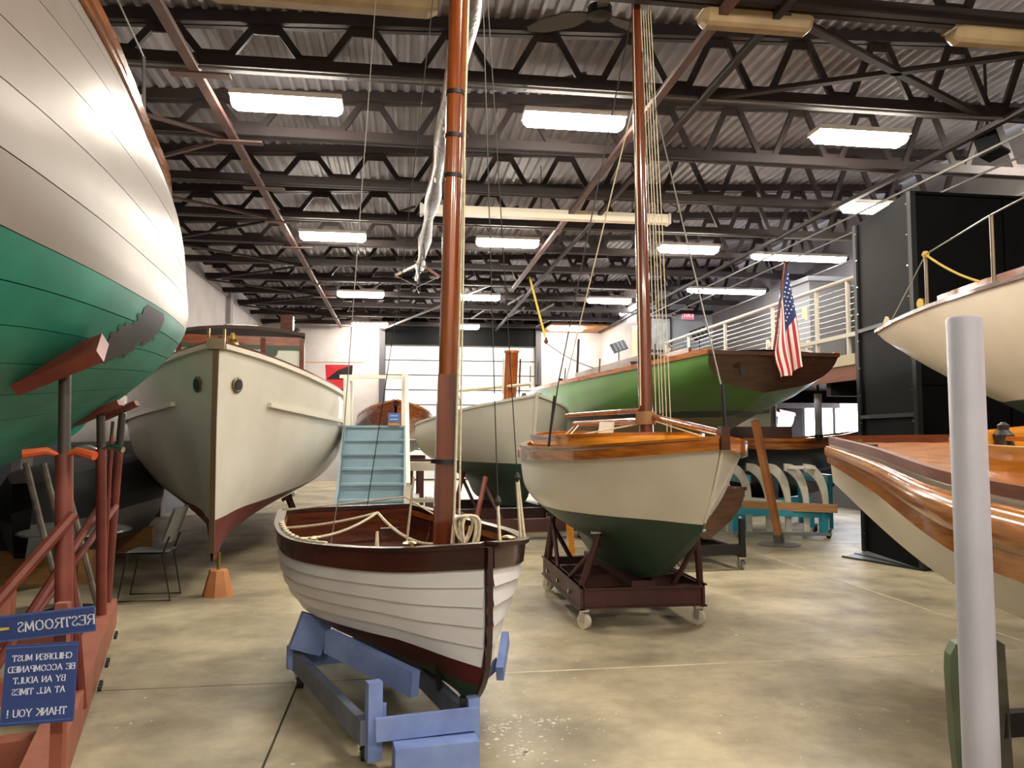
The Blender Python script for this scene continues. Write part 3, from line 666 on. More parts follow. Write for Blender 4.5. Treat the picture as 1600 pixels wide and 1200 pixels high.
for bx, by_, tx, ty, tz, ex_, ey in ((1.5, 6.36, 1.64, 6.34, .77, 1.48, 6.75), (2.53, 6.36, 2.5, 6.34, .77, 2.32, 6.4), (1.49, 7.75, 1.5, 7.6, .8, 1.49, 7.3), (2.52, 7.75, 2.46, 7.6, .8, 2.52, 7.3), (1.49, 7.9, 1.5, 7.6, .78, 1.7, 7.6)):
    tp_ = Vector((tx, ty, tz))
    MB().tube([(bx, by_, .345), tp_], .03, 10).build('upright', MAROON, dl, True)
    MB().tube([(ex_, ey, .345), tp_-Vector((0, 0, .08))], .022, 8).build('brace', MAROON, dl, True)
    MB().tube([tp_-Vector((.07, .02, -.02)), tp_+Vector((.07, -.02, .02))], .014, 8).build('screw_handle', CHROME, dl, True)
MB().box((1.66, 6.36, .86), (.06, .3, .22), M=Matrix.Rotation(-.75, 3, 'Y') @ Matrix.Rotation(.3, 3, 'X')).build('hull_pad', BLACKM, dl)
MB().box((1.56, 7.6, .9), (.05, .26, .2), M=Matrix.Rotation(-.75, 3, 'Y')).build('hull_pad', BLACKM, dl)
MB().bb((cxm-.1, y0, .34), (cxm+.1, y1, .39)).build('keel_beam', MAROON, dl)

# ---- white motor cruiser at the left
H = Hull([(0, .03, 2.49, .33, .12, [1, 1, 1, 1, 1, 1]),
          (.07, .46, 2.42, .36, .06, [1, .86, .7, .53, .34, .03]),
          (.18, .98, 2.29, .42, 0, [1, .94, .85, .7, .47, .03]),
          (.35, 1.42, 2.17, .52, 0, [1, 1, .96, .85, .6, .03]),
          (.6, 1.54, 2.10, .62, 0, [1, 1, .99, .93, .72, .03]),
          (1, 1.35, 2.15, .75, 0, [1, .98, .96, .9, .7, .03])], 9.1, -1.873, 8.09, -.131, vexp=3)
cb = thing('motor_cruiser', H.P(4, 0, .6), 'white motor cruiser with red bottom and mahogany pilothouse, bow on a wooden block', 'boat')
vw = lambda s: H.vz(s, .74+.22*min(1, s*2.5))
H.skin(0, vw, 50, 14).build('topsides', WHITE, cb, True); H.skin(vw, 1, 50, 10, off=.003).build('bottom', REDB, cb, True)
H.end(1.).build('transom', MAHOG, cb); H.deck(.0, .1).build('deck', CREAM, cb, True)
for sd in (-1, 1):
    H.rail(0, .01, .07, .05, sd, .005, 1, 40, .02).build('gunwale', CREAM, cb); H.rail(0, -.02, .08, .03, sd, .005, 1, 40, .06).build('toe_rail', MAHOG, cb)
    H.rail(.225, .02, .06, .05, sd, .09, 1, 40).build('rub_rail', CREAM, cb)
    p = H.S(.027, .16, sd, .005); nrm = (H.S(.027, .16, sd, .1)-p).normalized()
    po = MB().lathe(p, [(.05, 0), (.08, 0), (.085, .015), (.065, .025), (.05, .02)], 18, nrm).build('hawse_port', mat('hawse_bronze', '#6e6045', .45, metal=.5), cb, True); MB().lathe(p, [(.052, .0), (.052, .03)], 16, nrm).build('glass', BLACKM, po)
ribbon_bar(H.stemcurve(0, .96, 20, .015), H.l, .05, .06, H.d).build('stem_band', mat('bronze_dark', '#5c4a35', .4, metal=.5), cb)
MB().bar(H.P(0, -.085, 2.52), H.P(0, .085, 2.52), .14, .11).build('stem_fitting', mat('bronze_worn', '#7d725a', .4, metal=.6), cb)
for y in (-.075, .075): MB().bar(H.P(.02, y, 2.55), H.P(.02, y, 2.68), .022, .022).build('roller_cheek', BRASS, cb)
MB().lathe(H.P(.45, .12, 2.5), [(.07, 0), (.075, .06), (.05, .1), (.055, .13), (.03, .17), (.015, .2)], 14).build('bell', BRASS, cb, True)
# pilothouse
cab = MB().grid([[H.P(x, y, z) for y in (-.86, -.5, 0, .5, .86)] for x, z in ((3.7, 2.1), (3.72, 2.55))]).build('front_panel', MAHOG, cb)
x0, x1 = 3.7, 5.9
for y in (-.86, -.3, .3, .86): MB().bar(H.P(x0, y, 2.4), H.P(x0, y, 3.05), .07, .07).build('window_post', MAHOG, cb)
for y in (-.58, 0, .58): MB().bar(H.P(x0, y-.24, 2.78), H.P(x0, y+.24, 2.78), .01, .46, (0, 0, 1)).build('window_pane', mat('cabin_glass', '#a8aaa0', .1, spec=.6), cb)
MB().bar(H.P(x0-.02, -.84, 2.91), H.P(x0-.02, .84, 2.91), .01, .07, (0, 0, 1)).build('valance', mat('disc_green', '#26392b', .5), cb)
for y, rr in ((-.05, .11), (.42, .09)): MB().lathe(H.P(x0-.03, y, 2.85), [(rr, 0), (rr, .015)], 16, H.d).build('window_disc', mat('disc_green', '#26392b', .5), cb)
for y in (-.86, .86):
    MB().bar(H.P(x0, y, 2.33), H.P(x1, y, 2.33), .05, .46, (0, 0, 1)).build('side_panel', MAHOG, cb)
    for x in (4.4, 5.1, 5.9): MB().bar(H.P(x, y, 2.4), H.P(x, y, 3.05), .06, .06).build('window_post', MAHOG, cb)
    MB().bar(H.P(x0, y, 2.98), H.P(x1, y, 2.98), .06, .14, (0, 0, 1)).build('header', MAHOG, cb)
MB().bar(H.P(x0, -.86, 3.0), H.P(x0, .86, 3.0), .06, .13, (0, 0, 1)).build('brow', wood('brow_wood', '#7a3d1b', '#4a2010', .3, .6), cb)
rf = MB(); rr = [[H.P(x, y, 3.08+.09*(1-(y/.9)**2)+dz) for y in (-.9, -.6, -.2, .2, .6, .9)] for dz in (0, .05) for x in ((3.62, 6.0) if dz == 0 else (6.0, 3.62))]
rf.grid(rr+[rr[0]]); rf.build('roof', mat('roof_dark', '#2c1812', .75), cb)
MB().bar(H.P(4.1, -.05, 3.24), H.P(4.6, -.05, 3.24), .5, .1, (0, 0, 1)).build('roof_hatch', MAHOG, cb)
MB().bar(H.P(5.2, .62, 3.15), H.P(5.2, .62, 3.62), .2, .2).build('stack', MAHOG, cb); MB().lathe(H.P(4.0, .78, 3.17), [(.05, 0), (.06, .03), (.02, .09)], 12).build('running_light', CHROME, cb, True)
MB().bar(H.P(3.6, .83, 2.35), H.P(3.55, .68, 2.62), .05, .02).build('light_board', ORANGEW, cb)
MB().lathe((-1.81, 8.16, .33), [(.018, -.08), (.018, .1)], 8).build('keel_pin', BRASS, cb)
m = MB(); m.lathe((-1.81, 8.16, 0), [(.155, 0), (.09, .25), (.085, .255)], 8)
solo(m, 'keel_block', ORANGEW, 'tapered eight sided wooden block under the white cruiser bow', 'block')
m = thing('bilge_prop', (-1.4, 11.5, 0), 'dark prop under the white cruiser bilge beside the blue stairs', 'prop')
MB().bar((-1.35, 11.6, 0), (-1.6, 11.4, .72), .07, .07).build('leg', MAROON, m); MB().box((-1.6, 11.4, .72), (.16, .25, .05), M=Matrix.Rotation(-.5, 3, 'Y')).build('pad', MAROON, m); MB().bar((-1.5, 11.6, .02), (-1.2, 11.6, .02), .2, .04).build('foot', MAROON, m)

# ---- green yacht with wooden transom
H = Hull([(0, .93, 2.63, 2.16, .25, [1, .98, .92, .8, .56, .004]),
          (.06, 1.04, 2.61, 1.94, .12, [1, .99, .95, .84, .58, .004]),
          (.1, 1.1, 2.6, 1.83, .05, [1, .99, .94, .82, .54, .004]),
          (.18, 1.2, 2.58, 1.5, .0, [1, .99, .93, .78, .48, .004]),
          (.27, 1.28, 2.57, 1.05, 0, [1, 1, .92, .7, .38, .004]),
          (.45, 1.33, 2.57, .5, 0, [1, 1, .85, .52, .2, .004]),
          (.7, 1.12, 2.62, .5, 0, [1, .96, .8, .48, .18, .004]),
          (.9, .5, 2.78, 1.1, 0, [1, .85, .62, .38, .16, .004]),
          (1, .02, 2.9, 2.0, -.6, [1, 1, 1, 1, 1, 1])], 12., 4.76, 9.3, -.08)
gy = thing('green_yacht', H.P(5, 0, .5), 'green racing yacht with olive bottom and wide brown wooden transom', 'boat')
va = lambda s: H.vz(s, 1.94); vb = lambda s: H.vz(s, 1.86)
H.skin(0, va, 50, 10).build('topsides', GREENH, gy, True); H.skin(va, vb, 50, 2, off=.002).build('boot_stripe', mat('boot_dark', '#141f19', .4), gy, True); H.skin(vb, 1, 50, 12).build('bottom', OLIVE, gy, True)
H.end(0., 18).build('transom', TRANS, gy)
H.deck(.0, .08).build('deck', wood('deck_wood', '#9a6a3d', '#80522c', .4, .3), gy, True)
for sd in (-1, 1): H.rail(0, -.01, .06, .07, sd, 0, 1, 40, .035).build('toe_rail', VARN, gy)
MB().bar(H.P(-.01, -.93, 2.65), H.P(-.01, .93, 2.65), .05, .05).build('transom_cap', TRANS, gy)
for x0_, x1_, wd, ht, nm in ((2.6, 6.6, .75, .2, 'cabin_side'), (1.0, 2.4, .7, .14, 'cockpit_coaming')):
    for y in (-wd, wd): MB().bar(H.P(x0_, y, 2.64+ht/2), H.P(x1_, y*.8, 2.66+ht/2), .04, ht+.1, (0, 0, 1)).build(nm, MAHOG, gy)
MB().grid([[H.P(x, y*(.78 if x < 4 else .64), 2.86+.06*(1-(y)**2)) for y in (-1, -.5, 0, .5, 1)] for x in (2.55, 4, 5.4, 6.7)]).build('cabin_roof', CREAM, gy, True)
for x, y in ((3.0, .2), (4.4, 0)): MB().bar(H.P(x, y-.3, 2.95), H.P(x, y+.3, 2.95), .6, .09, (0, 0, 1)).build('hatch', VARN, gy)
for k, x in enumerate((1.3, 3.2, 5.0, 7.4, 9.2)):
    p = H.S(x/12, 0, -1); MB().tube([p, p+Vector((.02, 0, .62 if k > 2 else .3))], .012, 6).build('stanchion', WIRED, gy)
for x in (2.2, 5.8, 8.4): MB().lathe(H.S(x/12, 0, -1)+Vector((.14, 0, .06)), [(.06, 0), (.045, .06), (.06, .09)], 10).build('winch', WIRED, gy, True)
MB().lathe(H.P(.02, -.45, 2.42), [(.05, 0), (.05, .02)], 12, -H.d).build('stern_port', BLACKM, gy)
MB().tube([H.P(8.8, .1, 2.75), H.P(8.6, .1, 3.9)], .03, 8).build('jack_staff', WIRED, gy)
m = thing('flagstaff', H.P(.12, .1, 2.7), 'slanted wooden flagstaff on the brown transom', 'flagstaff')
S0, S1 = H.P(.12, .06, 2.68), Vector((4.93, 9.3, 3.84)); MB().tube([S0, S1], .016, 8).build('pole', MASTD, m, True); MB().lathe(S1, [(.012, 0), (.024, .02), (.008, .05)], 8).build('finial', BRASS, m, True)
# the flag hangs in folds from the staff
A = lambda h: S1.lerp(S0, .02+.68*h)
E0, E1 = Vector((5.06, 9.2, 2.47)), Vector((4.73, 9.16, 2.30))
fm = MB(); NH, NF = 26, 24; rows = []
for i in range(NH+1):
    h = i/NH; a = A(h); e = E0.lerp(E1, h); r = []
    for j in range(NF+1):
        f = j/NF; k = f**.8; p = a.lerp(e, k)
        bow = math.sin(math.pi*min(1, f*1.1))
        p += Vector((.05*(.5-h)*bow-.05*h*math.sin(math.pi*f)**2, -.05-.05*math.sin(h*13)*min(1, f*2)*(.6+.4*f), -.16*h*(1-h)*0+.02*math.sin(h*9)*f)); r.append(p)
    rows.append(r)
fm.grid(rows); fm.m = []
for i in range(NH):
    for j in range(NF):
        st = min(12, int((i+.5)/NH*13)); fm.m.append(2 if (st < 7 and j < NF*.4) else (0 if st % 2 == 0 else 1))
us = solo(fm, 'flag', [mat('flag_red', '#a82332', .8), mat('flag_white', '#e0d6cc', .8), mat('flag_blue', '#232f63', .8)], 'red white and blue american flag drooping in folds over the brown transom', 'flag', smooth=True)
st_ = MB()
for i in range(1, 13, 2):
    for j in range(1, 9, 2):
        p = rows[min(i, 13)][j]-Vector((0, .012, 0)); st_.add([p+Vector((.016*rr_*math.cos(k*math.pi/5+1.57), 0, .016*rr_*math.sin(k*math.pi/5+1.57))) for k, rr_ in enumerate([1, .4]*5)], [tuple(range(10))])
o = bpy.data.objects.new('stars', st_.mesh('stars', mat('star_white', '#e6e2dc', .8), us.location)); COL.objects.link(o); o.parent = us; o['label'] = 'white stars'
# timber prop under the counter
m = thing('timber_prop', (5.48, 10.7, 0), 'leaning orange timber prop on a round steel plate under the green yacht', 'prop')
MB().bar((5.48, 10.7, .1), (4.93, 10.25, 1.8), .09, .09).build('timber', ORANGEW, m); MB().lathe((5.48, 10.7, 0), [(.3, 0), (.3, .012), (.06, .03)], 24).build('base_plate', CONDUIT, m, True)
MB().bar((5.49, 10.71, .02), (5.45, 10.68, .16), .11, .11).build('socket', CONDUIT, m)
# ---- tall white and green yacht at the left
ft = [.8, .98, 1.0, .66, .12, .05]
H = Hull([(0, .03, 3.5, 2.2, .5, [1, 1, 1, 1, 1, 1]),
          (.116, .5, 3.6, 1.9, .2, [1, .9, .7, .4, .14, .08]),
          (.232, .85, 3.68, 1.6, 0, [.92, .97, .85, .5, .13, .06]),
          (.349, 1.15, 3.76, 1.45, 0, [.84, .96, 1.0, .95, .58, .05]),
          (.465, 1.27, 3.82, 1.3, 0, [.8, .95, 1.0, .98, .62, .05]), (.58, 1.29, 3.86, 1.1, 0, [.84, .97, 1.0, .92, .48, .05]),
          (.7, 1.25, 3.9, .9, 0, [.87, .98, 1, .82, .34, .05]), (.815, 1.14, 3.93, .5, 0, [.9, .98, .97, .6, .13, .05]),
          (1, .8, 3.98, .8, 0, [.95, 1, .9, .5, .13, .05])], 8.6, -3.2, 9.6, math.pi-.08)
by = thing('tall_yacht', H.P(4, 0, .5), 'tall white planked yacht with sea green bottom at the left edge', 'boat')
WZ = 2.42; va = lambda s: H.vz(s, WZ)
H.skin(0, 1., 40, 16, off=-.02).build('hull_core', SEAM, by, True)
NT, NB = 6, 9
for sd in (-1, 1):
    for k in range(NT):
        a = (lambda k: lambda s: va(s)*k/NT+.0012)(k); b = (lambda k: lambda s: va(s)*(k+1)/NT-.0004)(k)
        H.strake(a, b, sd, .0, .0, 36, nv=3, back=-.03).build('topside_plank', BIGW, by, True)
    for k in range(NB):
        a = (lambda k: lambda s: va(s)+(.995-va(s))*k/NB+.0008)(k); b = (lambda k: lambda s: va(s)+(.995-va(s))*(k+1)/NB-.0008)(k)
        H.strake(a, b, sd, .0, .0, 36, nv=3, back=-.03).build('bottom_plank', BIGG, by, True)
    H.rail(0, -.01, .09, .07, sd, .01, 1, 36, .03).build('toe_rail', VARN, by)
    H.rail(.035, .012, .03, .03, sd, .01, 1, 36).build('rub_strip', VARN, by)
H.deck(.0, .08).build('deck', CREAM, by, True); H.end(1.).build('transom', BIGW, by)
# primer patch on the bottom paint
PA = mat('primer_patch', '#4a3c44', .6, '#3f4a48', 9)
pm = MB(); rp = random.Random(3)
for i in range(22):
    for j in range(16):
        s0_ = .508+.0042*i; c0 = (.52+.012*j, .6) 
        d0 = ((i-6)/8)**2+((j-4)/5)**2; d1 = ((i-13)/7)**2+((j-10)/5)**2
        if min(d0, d1) < 1+rp.uniform(-.35, .35):
            v_ = lambda s, jj: va(s)+.008+.0085*jj
            pm.add([H.S(s0_, v_(s0_, j), -1, .003), H.S(s0_+.0042, v_(s0_+.0042, j), -1, .003), H.S(s0_+.0042, v_(s0_+.0042, j+1), -1, .003), H.S(s0_, v_(s0_, j+1), -1, .003)], [(0, 1, 2, 3)])
pm.build('primer_patch', PA, by)
sp_ = H.S(.455, 0, -1); 
MB().tube([sp_, sp_+Vector((-.02, 0, .55))], .014, 8).build('stanchion', CHROME, by, True)
MB().tube([sp_+Vector((-.05, .1, 0)), sp_+Vector((-.06, .1, .3))], .022, 8).build('boat_hook_end', ROPE, by, True)
ln([sp_+Vector((-.02, 0, .55)), H.S(.8, 0, -1)+Vector((0, 0, .5))], .006, WIRE, by, 'lifeline'); ln([sp_+Vector((-.02, 0, .1)), H.S(.8, 0, -1)+Vector((0, 0, .12))], .006, WIRE, by, 'lifeline')
# ---- its steel and timber cradle
cr_ = thing('boat_cradle', (-2.2, 4.8, 0), 'red steel and timber cradle with screw props under the tall green bottomed yacht', 'cradle')
R0, R1 = Vector((-2.3, 6.6, 0)), Vector((-1.2, 2.6, 0)); rd = (R1-R0).normalized(); rn = Vector((rd.y, -rd.x, 0)); rn = rn if rn.x < 0 else -rn
MB().bar(R0+Vector((0, 0, .2)), R1+Vector((0, 0, .2)), .13, .2, (0, 0, 1)).build('side_beam', CRADLEW, cr_)
MB().bar(R0+rn*1.5+Vector((0, 0, .2)), R1+rn*1.5+Vector((0, 0, .2)), .13, .2, (0, 0, 1)).build('side_beam', CRADLEW, cr_)
for k in (.08, .42, .66, .9):
    p = R0.lerp(R1, k); MB().bar(p+Vector((0, 0, .15)), p+rn*1.5+Vector((0, 0, .15)), .11, .13, (0, 0, 1)).build('cross_beam', CRADLEW, cr_)
for k in (.12, .3, .42): 
    p = R0.lerp(R1, k)-rn*.085+Vector((0, 0, .14))
    for j in range(3): MB().lathe(p+rd*.06*j, [(.016, 0), (.016, .02)], 6, -rn).build('bolt', RUBBER, cr_)
def upright(k, rb, rt, z0, zt, dx, dy, pad, hm=None, hz=1.55, inn=0.):
    p = R0.lerp(R1, k)+rn*inn; tp_ = Vector((p.x+dx, p.y+dy, zt)); mid = p.lerp(tp_, .0)+Vector((0, 0, z0)); m1 = Vector((p.x+dx*.8, p.y+dy*.8, hz))
    MB().tube([mid, m1], rb, 12).build('post', CRADLE, cr_, True); MB().tube([m1, tp_], rt, 10).build('screw', mat('screw_dark', '#3b342f', .5), cr_, True)
    if pad: MB().box(tp_+Vector((-.02, 0, .02)), pad[0], M=Matrix.Rotation(pad[1], 3, 'Y') @ Matrix.Rotation(pad[2], 3, 'X')).build('pad', CRADLE, cr_)
    if hm:
        for e in (-1, 1): MB().tube([m1+Vector((.02*e, -.02, 0)), m1+Vector((.07*e, -.03, .02)), m1+Vector((.17*e, -.06, -.005*e))], [.01, .02, .024], 8).build('handle', hm, cr_, True)
    return m1
m1 = upright(.62, .042, .03, .12, 1.95, -.12, .15, ((.44, .24, .07), -.42, .55), ORANGE, 1.5)
upright(.14, .036, .03, .28, 1.74, .0, -.15, ((.34, .12, .04), -.45, .0), CHROME, 1.5); upright(.03, .03, .028, .28, 1.77, .1, -.1, ((.28, .1, .04), -.45, .0), None, 1.5)
upright(.12, .014, .012, .28, 1.7, .06, -.1, None, None, 1.6)
MB().tube([R0.lerp(R1, .1)+Vector((0, 0, 1.15)), R0.lerp(R1, .35)+rn*.5+Vector((0, 0, .2))], .03, 8).build('brace', CRADLE, cr_, True)
MB().tube([R0.lerp(R1, .05)+Vector((.05, 0, 1.05)), R0.lerp(R1, .3)+rn*.5+Vector((0, 0, .2))], .025, 8).build('brace', CRADLE, cr_, True)
MB().tube([R0.lerp(R1, .6)+Vector((0, 0, 1.2)), R0.lerp(R1, .72)+rn*.75+Vector((0, 0, .2))], .03, 8).build('brace', CRADLE, cr_, True)
MB().tube([R0.lerp(R1, .62)+rn*.1+Vector((.0, .15, 1.4)), R0.lerp(R1, .57)+Vector((.06, 0, .2))], .024, 8).build('brace', CRADLE, cr_, True)
MB().bar(R0+rn*.75+Vector((0, 0, .3)), R1+rn*.75+Vector((0, 0, .3)), .25, .3, (0, 0, 1)).build('keel_beam', CRADLEW, cr_)
# ---- signs, lettered in reverse as they stand in the picture
GL = {'R': [[(0, 0), (0, 1)], [(0, 1), (.4, 1), (.58, .88), (.58, .66), (.4, .53), (0, .53)], [(.3, .53), (.68, 0)]],
      'E': [[(0, 0), (0, 1)], [(0, 1), (.55, 1), (.55, .85)], [(0, .52), (.42, .52)], [(0, 0), (.58, 0), (.58, .16)]],
      'S': [[(.5, .84), (.42, .96), (.25, 1), (.06, .88), (.06, .7), (.25, .56), (.44, .42), (.52, .26), (.42, .06), (.22, 0), (.06, .06), (0, .2)]],
      'T': [[(.32, 0), (.32, 1)], [(0, .84), (0, 1), (.64, 1), (.64, .84)]],
      'O': [[(.38, 0), (.12, .12), (0, .5), (.12, .88), (.38, 1), (.64, .88), (.76, .5), (.64, .12), (.38, 0)]],
      'M': [[(.03, 0), (.08, 1), (.42, .15), (.76, 1), (.82, 0)]],
      'C': [[(.66, .8), (.55, .95), (.36, 1), (.12, .86), (0, .5), (.12, .14), (.36, 0), (.56, .06), (.68, .22)]],
      'H': [[(0, 0), (0, 1)], [(.62, 0), (.62, 1)], [(0, .52), (.62, .52)]], 'I': [[(.05, 0), (.05, 1)]],
      'L': [[(0, 1), (0, 0), (.54, 0), (.54, .18)]], 'D': [[(0, 0), (0, 1), (.34, 1), (.6, .85), (.7, .5), (.6, .15), (.34, 0), (0, 0)]],
      'N': [[(.02, 0), (.02, 1), (.64, 0), (.64, 1)]], 'U': [[(0, 1), (0, .25), (.12, .04), (.32, 0), (.5, .04), (.62, .25), (.62, 1)]],
      'B': [[(0, 0), (0, 1), (.36, 1), (.52, .88), (.52, .66), (.36, .54), (0, .54)], [(.36, .54), (.58, .42), (.58, .14), (.38, 0), (0, 0)]],
      'A': [[(0, 0), (.36, 1), (.72, 0)], [(.14, .34), (.58, .34)]], 'P': [[(0, 0), (0, 1), (.4, 1), (.56, .88), (.56, .62), (.4, .48), (0, .48)]],
      'Y': [[(.34, 0), (.34, .46), (0, 1)], [(.34, .46), (.68, 1)]], 'K': [[(0, 0), (0, 1)], [(.6, 1), (0, .45)], [(.16, .56), (.64, 0)]],
      '!': [[(.06, .3), (.06, 1)], [(.06, 0), (.06, .07)]], 'X': [[(0, 0), (.62, 1)], [(0, 1), (.62, 0)]], ' ': []}
SER = 'REITHNMPKALYUD'
def text_mesh(txt, O, ex, ez, h, gap=.2, wt=.11):
    """reversed lettering: runs from its right end O towards -ex"""
    m = MB(); ex = Vector(ex); ez = Vector(ez); O = Vector(O); nrm = ex.cross(ez).normalized(); x = 0.
    wd = lambda c: .34 if c == ' ' else max(p[0] for s in GL[c] for p in s)
    tot = sum(wd(c)+gap for c in txt)-gap
    for c in txt:
        for st in GL[c]:
            pts = [O-ex*(x+px-tot/2)*h+ez*(py-.5)*h for px, py in st]
            for a, b in zip(pts, pts[1:]):
                d = (b-a); vert = abs(d.normalized().dot(ez)); w_ = h*wt*(.65+.6*vert); d.normalize()
                s_ = d.cross(nrm)*w_/2; e = d*w_*.3
                m.prism([a-e+s_, b+e+s_, b+e-s_, a-e-s_], nrm*.002)
            if c in SER:
                for p, (px, py) in ((pts[0], st[0]), (pts[-1], st[-1])):
                    if py in (0, 1) and abs((pts[-1]-pts[0]).normalized().dot(ez)) > .5: m.prism([p+ex*h*.13+ez*h*.03, p-ex*h*.13+ez*h*.03, p-ex*h*.13-ez*h*.03, p+ex*h*.13-ez*h*.03], nrm*.002)
        x += wd(c)+gap
    return m
def sign(name, C, w_, h_, rz, tilt, label, lines, bm=NAVY, ar=False, lean=0.):
    R = Matrix.Rotation(rz, 3, 'Z') @ Matrix.Rotation(lean, 3, 'X') @ Matrix.Rotation(tilt, 3, 'Y'); C = Vector(C)
    ex, ez = R @ Vector((1, 0, 0)), R @ Vector((0, 0, 1)); nm = R @ Vector((0, -1, 0))
    t = thing(name, C-Vector((0, 0, h_/2)), label, 'sign')
    bd = MB().box(C, (w_, .012, h_), M=R).build('board', bm, t)
    for z in (-.5, .5): MB().box(C+ez*z*h_*.93+nm*.007, (w_, .004, .006), M=R).build('edge_line', mat('sign_edge', '#3c5390', .5), t)
    for txt, u, v, hh in lines:
        text_mesh(txt, C+ex*u+ez*v+nm*.0075, ex, ez, hh).build('lettering', LETTER, t)
    if ar:
        p = C-ex*w_*.225+nm*.0075; a = MB(); a.prism([p-ex*.03, p+ex*.0+ez*.018, p+ex*.0+ez*.006, p+ex*.04+ez*.004, p+ex*.04-ez*.004, p-ez*.006, p-ez*.018], nm*.002); a.build('arrow', GOLD, t)
    return t
sign('restrooms_sign', (-1.395, 3.2, .878), .47, .095, 0, -.085, 'navy sign reading RESTROOMS in reverse with a gold arrow', [('RESTROOMS', .1, .0, .0355)], ar=True)
sign('notice_sign', (-1.335, 3.17, .672), .25, .285, .0, -.03, 'navy notice in reverse asking that children be accompanied by an adult',
     [('CHILDREN MUST', .005, .095, .021), ('BE ACCOMPANIED', .005, .055, .021), ('BY AN ADULT', 0, .015, .021), ('AT ALL TIMES', 0, -.025, .021), ('THANK YOU !', 0, -.1, .025)], lean=-.15)
m = thing('sign_stand', (-1.3, 3.25, 0), 'timber stake carrying the two navy signs', 'post'); MB().bar((-1.3, 3.26, 0), (-1.3, 3.26, .95), .045, .04).build('stake', CRADLEW, m)
# ---- clutter under the tall yacht
m = thing('folded_poles', (-2.9, 6.6, 0), 'grey metal poles leaning together behind the cradle', 'poles')
for k in range(3): MB().tube([(-2.72+.14*k, 6.9, .02), (-2.95+.13*k, 6.6, 1.38)], .025, 8).build('pole', mat('pole_grey', '#8c857c', .5, '#5f5852', 8), m, True)
m = thing('shell_chair', (-2.4, 8.1, 0), 'grey shell chair with thin black sled legs in the shade', 'chair')
GC = mat('shell_grey', '#6b6b6a', .5)
MB().grid([[Vector((-2.62+.4*u, 7.9+.4*v, .45+.03*(u-.5)**2)) for u in (0, .25, .5, .75, 1)] for v in (0, .33, .66, 1)]).grid([[Vector((-2.62+.4*u, 7.9+.4*v, .475)) for u in (0, .25, .5, .75, 1)] for v in (0, .33, .66, 1)]).build('seat', GC, m, True)
MB().grid([[Vector((-2.24+.12*a+.02-.06*(v-.5)**2*4, 7.9+.4*v, .56+.34*a)) for v in (0, .25, .5, .75, 1)] for a in (0, .4, .8, 1)]).grid([[Vector((-2.265+.12*a+.02-.06*(v-.5)**2*4, 7.9+.4*v, .56+.34*a)) for v in (0, .25, .5, .75, 1)] for a in (0, .4, .8, 1)]).build('backrest', GC, m, True)
for y in (7.92, 8.28): MB().tube([(-2.6, y, .45), (-2.68, y, .012), (-2.2, y, .012), (-2.28, y, .45), (-2.22, y, .62)], .01, 6).build('sled_leg', BLACKM, m, True)
m = thing('wire_table', (-2.95, 7.6, 0), 'dark round cafe table with bright metal rim in the shade', 'table')
MB().lathe((-2.95, 7.6, .72), [(.45, 0), (.45, .012)], 28).build('top', BLACKM, m); MB().tube([(-2.95+.46*math.cos(a*.2245), 7.6+.46*math.sin(a*.2245), .727) for a in range(29)], .009, 6).build('rim', CHROME, m, True)
MB().tube([(-2.95, 7.6, .03), (-2.95, 7.6, .72)], .03, 8).build('stem', BLACKM, m); MB().lathe((-2.95, 7.6, 0), [(.25, 0), (.24, .02), (.04, .04)], 20).build('foot', BLACKM, m, True)
Hc = Hull([(0, .1, 1.1, .35, 0, [1, 1, .95, .85, .7, .5]), (.15, .46, 1.2, .3, 0, [.75, 1, 1, .95, .85, .6]), (.5, .56, 1.25, .3, 0, [.75, 1, 1, .95, .85, .6]), (.85, .55, 1.25, .3, 0, [.75, 1, 1, .95, .85, .6]), (1, .3, 1.0, .35, 0, [.75, 1, .95, .85, .7, .5])], 3.6, -3.82, 8.5, -.02)
m = thing('covered_shade_mass', Hc.P(1.8, 0, 0), 'low boat shape under a tarpaulin, enlarged and blackened as shade, by the left wall', 'boat')
Hc.skin(.0, .55, 24, 8).build('tarpaulin', mat('tarp_shade_black', '#0f1112', .7, '#151718', 6), m, True); Hc.skin(.55, 1, 24, 6).build('hull', mat('hull_grey', '#55585a', .5), m, True); Hc.deck(0, .12).build('tarpaulin_top', MATS['tarp_shade_black'], m, True)  # near-black cover on an enlarged shape, adds dark mass for the shade between hulls
for x in (.6, 2.8): MB().bar(Hc.P(x, -.5, .17), Hc.P(x, .5, .17), .15, .34, (0, 0, 1)).build('support', RAWW, m)

# ---- blue steps with white rail
m = thing('boarding_steps', (-.4, 11.6, 0), 'pale blue boarding steps with white posts and handrail', 'steps')
X0, X1, Z1 = -.8, .03, 1.74; NS = 9; r_ = Z1/NS
for k in range(NS):
    y = 11.3-.24*(NS-1-k); z = r_*(k+1)
    MB().bb((X0, y, z-r_), (X1, y+.02, z-.03)).build('riser', STAIRB, m)
    MB().bb((X0-.005, y-.025, z-.03), (X1+.005, y+.25 if k < NS-1 else y+.9, z)).build('tread', STAIRB, m)
for x in (X0-.02, X1+.02): 
    MB().prism([(x-.02, 9.3, 0), (x-.02, 9.3, r_), (x-.02, 11.3, Z1), (x-.02, 12.2, Z1), (x-.02, 12.2, 0)], (.04, 0, 0)).build('stringer', STAIRB, m)
for x, y, z0, z1 in ((X0, 11.35, Z1, 2.47), (X1-.0, 11.35, Z1-.3, 2.5), (X1+.05, 9.35, 0, 1.0), (X0, 12.15, Z1, 2.47)): MB().bar((x, y, z0), (x, y, z1), .085, .085).build('post', CREAM, m)
